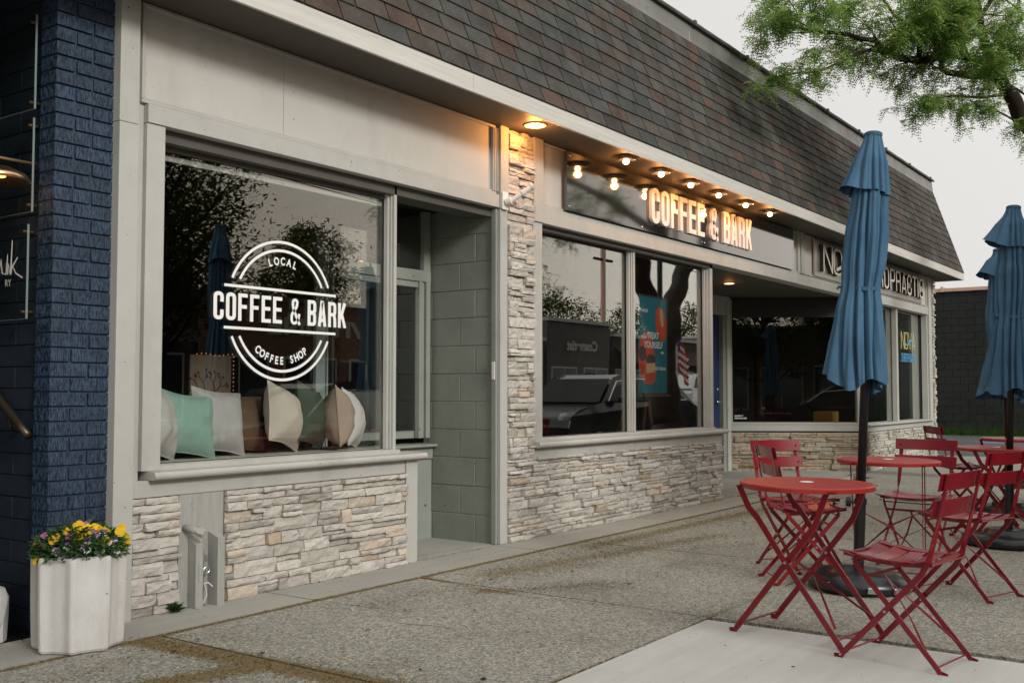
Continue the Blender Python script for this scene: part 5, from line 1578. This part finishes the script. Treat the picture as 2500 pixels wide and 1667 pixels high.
def umbrella(x, y, z, lean, label, H, flapz, tiez, hemz, seed, flare_main, flap_flare, base_r, base_style, body_off):
    t = thing('patio_umbrella', (x, y, z), label, 'umbrella', 'closed blue umbrellas between the tables')
    ax = RT2.cross(Vector((0, 0, 1)))
    t.rotation_mode = 'XYZ'
    t.rotation_euler = (Matrix.Rotation(R(lean), 3, RT2.cross(Vector((0, 0, 1))) * -1)).to_euler()
    m = MB()
    if base_style == 'dome':
        m.lathe([(.02, .004), (base_r * .96, .004), (base_r, .02), (base_r * .985, .050), (base_r * .93, .080), (base_r * .70, .112), (base_r * .35, .128), (.06, .132), (.02, .133)], 48, fn=lambda a, zz: 1 + .025 * math.cos(4 * a))
    else:
        m.lathe([(.02, .004), (base_r * .97, .004), (base_r, .015), (base_r * .985, .060), (base_r * .90, .078), (base_r * .52, .085), (base_r * .50, .115), (base_r * .42, .125), (.02, .128)], 48)
    m.build('base', 'black_plastic', t, local=True, smooth=True)
    if base_style == 'dome':
        for da in (-2.30, -1.75, -1.0):
            m = MB(); c_, s_ = math.cos(da - .3), math.sin(da - .3)
            m.obox((base_r * c_ * .985 - .03 * s_, base_r * s_ * .985 + .03 * c_, .022), (.05 * s_, -.05 * c_, 0), (c_ * .018, s_ * .018, 0), (0, 0, .035)); m.build('handle_clip', 'steel', t, local=True, bevel=.004)
    m = MB(); m.tube([(0, 0, .12), (0, 0, .50)], .031, 20); m.tube([(0, 0, .50), (0, 0, .535)], .035, 20); m.build('sleeve', 'black_pole', t, local=True, smooth=False)
    m = MB(); kd = -RT2 * 1.0 + FW2 * .25
    m.tube([kd * .03 + Vector((0, 0, .51)), kd * .062 + Vector((0, 0, .51))], .010, 10); m.tube([kd * .055 + Vector((0, 0, .51)), kd * .082 + Vector((0, 0, .51))], .030, 9); m.build('knob', 'black_plastic', t, local=True)
    m = MB(); m.tube([(0, 0, .5), (0, 0, H - .03)], .0255, 20); m.build('pole', 'black_pole', t, local=True, smooth=True)
    m = MB()
    canopy_mesh(m, [(H, .042), (H - .10, .056), (flapz, .086), (flapz - .1, .088), (tiez + .35, .098), (tiez + .12, .092), (tiez + .03, .080), (tiez - .02, .079), (tiez - .10, .090), (hemz + .1, .124), (hemz - .3, .132)],
                [(H + .1, 0), (flapz, body_off * .1), (tiez + .3, body_off * .3), (tiez, body_off * .9), (hemz - .4, body_off * .4)], seed, 12, .28, PI, flare_main, .11, H - .03, hemz, rows=70, sect=220)
    cn = m.build('canopy', 'canopy', t, local=True, smooth=True)
    m = MB()
    canopy_mesh(m, [(H, .047), (H - .06, .058), (flapz + .2, .086), (flapz, .108), (flapz - .2, .112)],
                [(H + .1, 0), (flapz - .3, body_off * .3)], seed + 5, 11, .17, PI, flap_flare, .035, H - .015, flapz, rows=24, sect=200)
    m.build('vent_flap', 'canopy', cn, local=True, smooth=True)
    m = MB(); m.lathe([(.01, H - .02), (.050, H - .022), (.054, H - .012), (.053, H + .004), (.04, H + .012), (.01, H + .016)], 28); m.build('top_cap', 'canopy_trim', cn, local=True)
    # tie strap
    m = MB(); oo = RT2 * body_off * .9
    ring = [oo + RT2 * (.092 * math.cos(a)) + FW2 * (.088 * math.sin(a)) + Vector((0, 0, tiez + .008 * math.cos(a * 2) + .006 * math.cos(a))) for a in frange(0, 2 * PI, 36)]
    m.sweep(ring, (0, 0, 1), .024, .004)
    m.ball(oo - RT2 * .112 + FW2 * -.01 + Vector((0, 0, tiez - .003)), .020, 8, (1.2, 1, .9))
    m.sweep([oo - RT2 * .115 + Vector((0, 0, tiez)), oo - RT2 * .15 + Vector((0, 0, tiez + .004)), oo - RT2 * .16 + Vector((0, 0, tiez - .012))], (0, 0, 1), .016, .003)
    m.build('tie', 'canopy_trim', cn, local=True)
    return t
umbrella(6.275, 1.949, 0, 2.9, 'nearest closed blue umbrella, tied in the middle, in a black dome base', 2.735, 2.35, 1.79, 1.155, 3, .085, .07, .29, 'dome', -.03)
umbrella(8.713, 1.556, 0, 2.2, 'second closed blue umbrella by the right edge of the photo', 2.60, 2.26, 1.75, 1.12, 11, .06, .12, .335, 'disc', 0.0)
umbrella(10.91, 1.913, 0, -1.5, 'farthest closed blue umbrella, partly behind the second one', 2.54, 2.24, 1.62, 1.04, 23, .14, .12, .335, 'disc', 0.02)

# ================================================================== FAR WALL BUILDING AND TREES
fwb = thing('block_building', (33, 4, 0), 'dark painted block building with terracotta coping beyond the parking lot', 'building')
m = MB(); m.box(33.03, 40, -5, 16, -.2, 4.18); m.build('core', 'far_wall', fwb)
m = MB(); q = random.Random(6); z = -.15; i = 0
while z < 4.17:
    y = -5 + (.22 if i % 2 else 0)
    while y < 14:
        d = q.uniform(0, .012)
        m.box(33.0 - d, 33.04, y + .004, y + .434, z + .004, min(z + .216, 4.17)); y += .44
    z += .22; i += 1
m.build('wall', 'far_wall', fwb)
m = MB(); y = -5
while y < 14:
    m.box(32.93, 33.4, y, y + 1.72, 4.17, 4.27); m.box(32.91, 33.4, y + 1.72, y + 1.80, 4.165, 4.32); y += 1.8
m.build('coping', 'coping', fwb)
m = MB(); q = random.Random(16)
for i in range(9000):
    x = 32.9 - abs(q.gauss(0, .45)); y = q.uniform(-2, 12)
    if noise.noise(Vector((y * .6, x, 0))) < -.15 and q.random() < .7: continue
    a = q.uniform(0, 6.28); h = q.uniform(.06, .28); k = q.uniform(.6, 1.6)
    m.add([(x, y, -.10), (x + .02 * math.cos(a), y + .02 * math.sin(a), -.10), (x + .07 * math.cos(a), y + .09 * math.sin(a), -.10 + h)], [(0, 1, 2)], (k, k, k * .8))
tag(m.build('grass', 'ground_leaf'), 'strip of grass and weeds along the foot of the dark wall', 'grass', kind='stuff')
m = MB(); m.lathe([(.01, .03), (.6, .04), (1.05, .02), (1.35, -.03)], 40, (15.2, 2.0, gz(15.2, 2.0) + .01), fn=lambda a, zz: 1 + .08 * math.sin(5 * a)); m.build('tree_pit', 'mulch')['kind'] = 'structure'

def frond(mb, o, d, L, n, w, c, q):
    """compound leaf: leaflets either side of a drooping stalk"""
    o = Vector(o); d = Vector(d).normalized()
    s = d.cross(Vector((0, 0, 1)))
    s = s.normalized() if s.length > .05 else Vector((1, 0, 0))
    up = s.cross(d)
    vs = []; fs = []
    for i in range(n):
        f = (i + 1) / n
        p = o + d * (L * f) + Vector((0, 0, -L * .35 * f * f))
        l = w * (1.15 - .5 * abs(f - .5) * 2)
        for sg in (-1, 1):
            e = (s * sg + d * .45 + up * q.uniform(-.5, .5)).normalized()
            b = len(vs)
            t_ = d * (w * .24)
            vs += [p, p + e * l * .5 + t_, p + e * l, p + e * l * .5 - t_]
            fs.append((b, b + 1, b + 2, b + 3))
    mb.add(vs, fs, c)
def interp(pts, n):
    out = []
    P = [Vector(p) for p in pts]
    P = [P[0] * 2 - P[1]] + P + [P[-1] * 2 - P[-2]]
    for i in range(1, len(P) - 2):
        for k in range(n):
            t = k / n
            a, b, c, d = P[i - 1:i + 3]
            out.append(.5 * ((2 * b) + (c - a) * t + (2 * a - 5 * b + 4 * c - d) * t * t + (3 * b - a - 3 * c + d) * t ** 3))
    out.append(P[-2])
    return out
def branchlet(wood, leaves, o, d, L, r, depth, q, fw=.036, fl=.16, dens=1.0, droop=.25, c0=(1, 1, 1)):
    pts = [Vector(o)]; d = Vector(d).normalized()
    n = 5
    for i in range(n):
        d = (d + Vector((q.uniform(-.28, .28), q.uniform(-.28, .28), q.uniform(-.25, .22) - droop * .12))).normalized()
        pts.append(pts[-1] + d * L / n)
    wood.tube(pts, [r * (1 - .75 * i / n) for i in range(n + 1)], 5 if r < .02 else 7, cap=False)
    if depth > 0:
        k = q.randint(3, 4)
        for i in range(k):
            f = q.uniform(.25, 1.0); idx = min(int(f * n), n - 1)
            p = pts[idx].lerp(pts[idx + 1], f * n - idx) if idx < n else pts[-1]
            e = Vector((q.uniform(-1, 1), q.uniform(-1, 1), q.uniform(-.55, .6)))
            branchlet(wood, leaves, p, (d * .8 + e).normalized(), L * q.uniform(.5, .72), r * .5, depth - 1, q, fw, fl, dens, droop, c0)
    if depth <= 1:
        for i in range(int(7 * dens) if depth == 0 else int(4 * dens)):
            f = q.uniform(.1, 1.0); idx = min(int(f * n), n - 1)
            p = pts[idx].lerp(pts[idx + 1], f * n - idx)
            e = Vector((q.uniform(-1, 1), q.uniform(-1, 1), q.uniform(-.9, .4)))
            k = q.uniform(.55, 1.35); yl = q.uniform(.8, 1.25)
            frond(leaves, p, e, fl * q.uniform(.7, 1.2), 7, fw, (k * yl * c0[0], k * c0[1], k * .9 * c0[2]), q)

q = random.Random(31)
tree = thing('locust_tree', (15.2, 2.0, gz(15.2, 2)), 'honey locust tree whose feathery branches reach in at the top right', 'tree')
wood = MB(); lv = MB()
TR = (15.9, 2.0, gz(15.9, 2))
limbs = {
 'trunk': ([(15.2, 2.0, -.15), (15.2, 1.98, .8), (15.15, 1.97, 1.6), (15.1, 1.98, 2.1)], (.27, .24)),
 'l1': ([(15.05, 1.98, 2.0), (14.75, 1.9, 2.7), (14.55, 1.9, 3.4), (14.50, 2.0, 4.06), (14.19, 2.24, 4.54), (13.91, 2.42, 4.94)], (.18, .085)),
 'l2': ([(15.15, 1.98, 1.9), (15.7, 1.9, 2.7), (16.5, 1.75, 3.5), (17.0, 1.6, 4.3), (17.3, 1.4, 5.2), (17.4, 1.2, 6.4)], (.20, .06)),
 'drop': ([(14.6, 1.8, 3.3), (13.7, 1.5, 3.75), (12.8, 1.15, 3.6), (12.2, .9, 3.2), (11.9, .8, 2.7)], (.05, .012)),
 'sweep': ([(14.6, 1.9, 3.6), (13.6, 1.3, 4.2), (12.6, .9, 4.4), (11.5, .6, 4.3), (10.6, .5, 4.0)], (.07, .012)),
 'main': ([(13.91, 2.42, 4.94), (13.69, 2.54, 5.15), (13.22, 2.84, 5.26), (12.78, 3.14, 5.11), (12.38, 3.35, 5.13), (12.03, 3.49, 5.22), (11.5, 3.88, 5.25), (11.10, 4.15, 5.27)], (.080, .012)),
 'low': ([(13.95, 2.40, 4.9), (13.69, 2.55, 5.06), (13.43, 2.75, 5.02), (13.06, 2.92, 5.02), (12.83, 2.89, 5.13), (12.62, 3.0, 5.33), (12.22, 3.19, 5.45), (11.6, 3.3, 5.6)], (.06, .012)),
 'up': ([(13.75, 2.52, 5.1), (13.64, 2.59, 5.51), (13.7, 2.64, 5.88), (13.73, 2.73, 6.38), (13.6, 2.9, 7.0)], (.065, .02)),
 'up2': ([(13.1, 2.9, 5.21), (13.22, 2.83, 5.47), (13.6, 2.62, 5.79), (13.94, 2.44, 6.27), (14.1, 2.4, 6.9)], (.045, .02)),
 'up3': ([(12.78, 3.14, 5.11), (12.7, 3.1, 5.5), (12.4, 3.2, 5.85), (11.9, 3.3, 6.1)], (.035, .012)),
 'long': ([(12.38, 3.35, 5.13), (11.89, 3.52, 5.07), (11.56, 3.65, 4.89), (11.21, 3.82, 4.71), (10.81, 4.04, 4.62)], (.025, .007)),
 'right': ([(14.35, 2.15, 4.35), (14.75, 2.2, 5.3), (15.05, 2.25, 6.04), (15.3, 2.3, 6.8)], (.08, .03)),
 'under': ([(14.0, 2.35, 4.86), (13.39, 2.65, 4.74), (12.88, 2.86, 4.66), (12.43, 2.99, 4.51)], (.022, .006)),
 'under2': ([(14.35, 2.12, 4.4), (14.0, 2.3, 4.52), (13.5, 2.5, 4.60), (13.1, 2.62, 4.58)], (.020, .006)),
}
for nme, (pts, (ra, rb)) in limbs.items():
    P = interp(pts, 6); n = len(P)
    for i in range(1, n - 1):
        P[i] = P[i] + Vector((noise.noise(P[i] * 3) * ra * .5, noise.noise(P[i] * 3 + Vector((9, 0, 0))) * ra * .5, noise.noise(P[i] * 3.3 + Vector((0, 9, 0))) * ra * .6))
    wood.tube(P, [ra + (rb - ra) * (i / (n - 1)) ** .8 for i in range(n)], 10 if ra > .05 else 7, cap=False)
    if nme in ('trunk',): continue
    cnt = {'main': 32, 'low': 16, 'long': 9, 'under': 7, 'under2': 6, 'under3': 3, 'up': 10, 'up2': 9, 'up3': 8, 'right': 7, 'l2': 9, 'l1': 0, 'drop': 16, 'sweep': 22}[nme]
    for k in range(cnt):
        f = q.uniform(.12, 1.0) if nme not in ('l1', 'l2') else q.uniform(.6, 1)
        i = min(int(f * (n - 1)), n - 2)
        tdir = (P[i + 1] - P[i]).normalized()
        zlo, zhi = (-.30, .9) if nme in ('main', 'low', 'up', 'up2', 'up3', 'right', 'l2') else (-.35, .30)
        e = Vector((q.uniform(-1, 1), q.uniform(-1, 1), q.uniform(zlo, zhi)))
        L = {'main': .62, 'low': .55, 'long': .36, 'under': .42, 'under2': .40, 'under3': .3, 'drop': .55}.get(nme, .75)
        branchlet(wood, lv, P[i], (tdir * .7 + e).normalized(), L * q.uniform(.75, 1.15), max(.006, rb * .6) if nme not in ('main', 'low') else .012, 2 if L > .5 else 1, q, dens=1.0 if L > .5 else 1.6)
    if nme in ('long', 'under', 'under2', 'under3', 'main'):
        for k in range(4):
            branchlet(wood, lv, P[-1 - k], (P[-1] - P[-2]).normalized() + Vector((q.uniform(-.5, .5), q.uniform(-.5, .5), q.uniform(-.5, .3))), .35, .006, 1, q, dens=1.3)
print('leaf faces', len(lv.f), 'wood', len(wood.f))
wood.build('trunk', 'bark', tree, smooth=True)
lv.build('crown', 'leaf', tree)

def simple_tree(x, y, zb, h, spread, seed, label, clumps=70, per=70, leaf=.16, cr=.75, z_lo=.32, group=None):
    q = random.Random(seed)
    t = thing('street_tree', (x, y, zb), label, 'tree', group)
    w = MB(); l = MB()
    P = interp([(x, y, zb), (x + .1, y, zb + h * .2), (x - .1, y + .1, zb + h * .45), (x, y, zb + h * .8)], 4)
    w.tube(P, [.20 * (1 - .7 * i / (len(P) - 1)) for i in range(len(P))], 9, cap=False)
    for k in range(clumps):
        a = q.uniform(0, 2 * PI); f = q.uniform(0, 1) ** .8
        zc = zb + h * (z_lo + (1 - z_lo) * f)
        pr = math.sin(PI * min(.97, .14 + f * .80)) ** .7
        rr = spread * pr * math.sqrt(q.uniform(.10, 1))
        c_ = Vector((x + rr * math.cos(a), y + rr * math.sin(a), zc))
        st0 = P[min(len(P) - 1, int(len(P) * (.35 + .5 * f)))]
        mid = (st0 + c_) / 2 + Vector((0, 0, -.15 * rr))
        w.tube([st0, mid, c_], [.05, .03, .008], 5, cap=False)
        k0 = q.uniform(.6, 1.3)
        for i in range(per):
            d = Vector((q.gauss(0, 1), q.gauss(0, 1), q.gauss(0, .75))) * cr * .48 * (1.0 if q.random() < .8 else 1.5)
            o = c_ + d
            u = Vector((q.uniform(-1, 1), q.uniform(-1, 1), q.uniform(-.7, .4))).normalized()
            v = u.cross(Vector((q.uniform(-1, 1), q.uniform(-1, 1), 1))).normalized()
            s_ = leaf * q.uniform(.6, 1.3); k1 = k0 * q.uniform(.7, 1.25)
            l.add([o - u * s_, o + v * s_ * .32, o + u * s_, o - v * s_ * .32], [(0, 1, 2, 3)], (k1 * 1.05, k1, k1 * .8))
    w.build('trunk', 'bark', t, smooth=True); l.build('crown', 'leaf_far', t)
    return t
simple_tree(8.6, -3.5, -.15, 5.7, 2.15, 41, 'street tree reflected in the big left window, this side of the road', clumps=150, per=260, leaf=.055, cr=.54, z_lo=.40)
for i, (x, y, h, s) in enumerate(((21, -25, 8.5, 2.6), (26.5, -27, 9, 3), (31, -24, 7.6, 2.5), (36, -28, 9.4, 2.4), (44, -27, 7.0, 3), (50, -26, 7.6, 2.6), (57, -27, 7.4, 3.6), (64, -25, 7, 3), (72, -26, 8, 3), (16, -27, 9, 3))):
    simple_tree(x, y, -.2, h, s, 50 + i, ['first', 'second', 'third', 'fourth', 'fifth', 'sixth', 'seventh', 'eighth', 'ninth', 'tenth'][i] + ' tree behind the low shops across the street', group='trees behind the shops across the street')

for i, (x, y, h, s) in enumerate(((-10, -12.6, 8.5, 2.6), (-5.6, -13.2, 9.2, 2.8), (-1.0, -12.8, 8.8, 2.8), (4.4, -13.0, 7.6, 2.4))):
    simple_tree(x, y, -.2, h, s, 80 + i, ['first', 'second', 'third', 'fourth'][i] + ' tree on the far pavement, dark in the angled window glass', clumps=58, per=80, leaf=.14, cr=.8, z_lo=.22, group='trees on the far pavement')
# ================================================================== ACROSS THE STREET (seen in the window glass)
def far_shop(x0, x1, h, m, label, sign=None, awn=False, yf=-14.6):
    t = thing('far_shop', (x0, yf, -.2), label, 'building', 'low shops across the street')
    b = MB(); b.box(x0 + .01, x1 - .01, yf - 8, yf, -.3, h); b.build('wall', m, t)
    b = MB(); b.box(x0, x1, yf - 8, yf + .12, h, h + .14); b.build('coping', 'light_far' if m != 'brick_far' else 'grey_far', t)
    n = max(2, int((x1 - x0) / 2.6)); w = (x1 - x0) / n
    for i in range(n):
        f_ = MB(); a, c = x0 + i * w + .3, x0 + (i + 1) * w - .3
        f_.box(a, c, yf, yf + .06, .35, 2.25); fo = f_.build('window', 'light_far', t)
        f_ = MB(); f_.box(a + .07, (a + c) / 2 - .03, yf + .061, yf + .065, .42, 2.18); f_.box((a + c) / 2 + .03, c - .07, yf + .061, yf + .065, .42, 2.18); f_.build('pane', 'far_glass', fo)
    if awn:
        f_ = MB(); f_.add([(x0 + .2, yf, 3.3), (x1 - .2, yf, 3.3), (x1 - .2, yf + 1.0, 2.5), (x0 + .2, yf + 1.0, 2.5)], [(0, 1, 2, 3)]); f_.build('awning', 'brown_far', t)
    if sign:
        f_ = MB(); put_text(f_, sign[0], (sign[1] + sign[2], yf + .05, sign[3]), (-1, 0, 0), (0, 0, 1), sign[4], sign[2], bold=.03); f_.build('lettering', 'light_far', t)
far_shop(18.8, 27.4, 3.95, 'brick_far', 'brick shop across the street reading VITRINE', ('VITRINE', 21.3, 4.4, 2.95, .50))
far_shop(27.6, 36.5, 3.3, 'grey_far', 'low grey shop between the brick shop and the cosmetic shop')
far_shop(36.7, 42.0, 4.2, 'grey_far', 'grey shop across the street reading Cosmetist', ('Cosmetist', 38.2, 2.6, 3.0, .42))
far_shop(42.2, 54, 3.75, 'brown_far', 'long brown shop with pale coping and a sloped awning', awn=True)
far_shop(54.2, 70, 4.2, 'grey_far', 'last grey shop far down the street')
far_shop(5, 18.6, 4.4, 'brown_far', 'brown shop straight across the street', awn=True)
far_shop(-26, -8, 4.0, 'grey_far', 'grey shop at the near end of the row across the street')
far_shop(-7.8, 4.8, 3.8, 'brick_far', 'brick shop behind the trees across the street')
up_ = thing('utility_pole', (45.5, -17, 0), 'wooden utility pole with crossarm across the street', 'pole')
m = MB(); m.tube([(45.5, -17, -.3), (45.5, -17, 9.2)], .14, 8); m.build('pole', 'coping', up_); m = MB(); m.box(44.2, 46.8, -17.06, -16.94, 8.6, 8.75); m.box(44.6, 46.4, -17.06, -16.94, 7.8, 7.92); m.build('crossarm', 'bark', up_)
m = MB(); m.tube([(20, -17, 8.6), (33, -17, 8.1), (45.5, -17, 8.75), (60, -17, 8.1), (75, -17, 8.6)], .02, 5); m.build('wire', 'rubber', up_)
sl_ = thing('street_lamp', (17.9, .5, 0), 'curved arm street lamp at the kerb, seen in the right window', 'street lamp')
m = MB(); m.tube([(17.9, .5, -.05), (17.9, .5, 4.6)] + [(17.9 + .8 * (1 - math.cos(a)), .5, 4.6 + .8 * math.sin(a)) for a in frange(.2, 1.9, 8)], .055, 8); m.build('post', 'dark_frame', sl_, smooth=True)
m = MB(); m.ball((19.0, .5, 5.3), .2, 10, (1.3, 1, .5)); m.build('lantern', 'dark_frame', sl_)
fg = thing('flag', (18.7, .5, 0), 'striped flag hanging from a pole at the kerb, seen in the right window', 'flag')
m = MB(); m.tube([(18.6, .5, -.05), (18.6, .5, 2.6)], .02, 8); m.build('pole', 'steel', fg)
for i in range(9):
    m = MB(); z = 2.30 - i * .07
    m.sweep([(18.62 + .055 * k, .5 + .03 * math.sin(k * 1.7), z - .055 * k) for k in range(9)], (0, 0, 1), .068, .004); m.build('stripe', 'flag_red' if i % 2 == 0 else 'vinyl_white', fg)
m = MB(); m.sweep([(18.62 + .055 * k, .506 + .03 * math.sin(k * 1.7), 2.21 - .055 * k) for k in range(4)], (0, 0, 1), .25, .012); m.build('canton', 'flag_blue', fg)

def car(x, y, L, W, H, m, label, face=1, z=street_z):
    t = thing('parked_car', (x, y, z), label, 'car', 'cars parked along the street')
    # side profile, nose toward -x (face=1)
    low = [(-.50, .22), (-.50, .40), (-.485, .50), (-.44, .565), (-.27, .63), (-.23, .65), (.30, .66), (.46, .64), (.495, .56), (.50, .40), (.49, .22)]
    cab = [(-.245, .64), (-.11, .93), (-.03, .985), (.16, 1.0), (.36, .955), (.475, .66)]
    def loft(mb, pr, wf):
        vs = []
        n = len(pr)
        for sy, inset in ((-1, 1), (1, 1)):
            for (a, b) in pr:
                vs.append((x + face * a * L, y + sy * W / 2 * wf(b), z + b * H))
        mb.add(vs, [tuple(range(n)), tuple(range(2 * n - 1, n - 1, -1))] + [(i, (i + 1) % n, n + (i + 1) % n, n + i) for i in range(n)])
    b = MB(); loft(b, low, lambda h: 1.0 if h < .60 else .93); b.build('body', m, t, bevel=.05)
    b = MB(); loft(b, cab, lambda h: .90 if h < .8 else .72); b.build('cabin', m, t, bevel=.04)
    for sy in (-1, 1):
        w = MB()
        def P(a, b): return (x + face * a * L, y + sy * (W / 2 * (.90 - (.18 * max(0, (b - .66) / .3))) + .012), z + b * H)
        w.add([P(-.205, .675), P(-.10, .895), (P(.06, .93)), P(.06, .675)], [(0, 1, 2, 3)]); w.build('window', 'car_glass', t)
        w = MB(); w.add([P(.075, .675), P(.075, .93), P(.33, .90), P(.42, .69)], [(0, 1, 2, 3)]); w.build('window', 'car_glass', t)
        w = MB(); w.tube([P(-.215, .665), P(-.105, .905), P(.06, .94), P(.33, .912), P(.43, .68), P(-.215, .665)], .012, 6); w.build('window_trim', 'chrome', t)
        for a in (-.31, .29):
            w = MB(); w.tube([(x + face * a * L, y + sy * (W / 2 - .22), z + .36), (x + face * a * L, y + sy * (W / 2 + .01), z + .36)], .36, 22); wo = w.build('wheel', 'rubber', t)
            w = MB(); w.tube([(x + face * a * L, y + sy * (W / 2), z + .36), (x + face * a * L, y + sy * (W / 2 + .02), z + .36)], .23, 10); w.build('rim', 'steel', wo)
        w = MB(); w.ball((x + face * -.16 * L, y + sy * (W / 2 + .06), z + .70 * H), .11, 8, (1, .8, .8)); w.build('mirror', m, t)
        w = MB(); w.ball((x + face * -.475 * L, y + sy * W * .40, z + .50 * H), .12, 8, (.8, 1.3, .8)); w.build('headlight', 'light_far', t)
    w = MB(); w.add([(x + face * -.243 * L, y - W * .40, z + .655 * H), (x + face * -.243 * L, y + W * .40, z + .655 * H), (x + face * -.122 * L, y + W * .34, z + .925 * H), (x + face * -.122 * L, y - W * .34, z + .925 * H)], [(0, 1, 2, 3)])
    for i in range(4): w.v[i] = (w.v[i][0] - face * .03, w.v[i][1], w.v[i][2] + .02)
    w.build('windscreen', 'car_glass', t)
car(18.3, -1.15, 5.2, 2.0, 1.68, 'car_black', 'black sport utility car parked at the kerb, reflected in the right window')
car(33.0, -1.2, 5.0, 2.0, 1.75, 'car_white', 'white sport utility car reflected in the farthest window')
car(10.5, -1.15, 4.9, 1.95, 1.45, 'car_black', 'dark car parked nearest to the camera at the kerb')
car(47, -12.6, 5.2, 2.1, 2.2, 'car_white', 'white van parked on the far side of the street', -1)
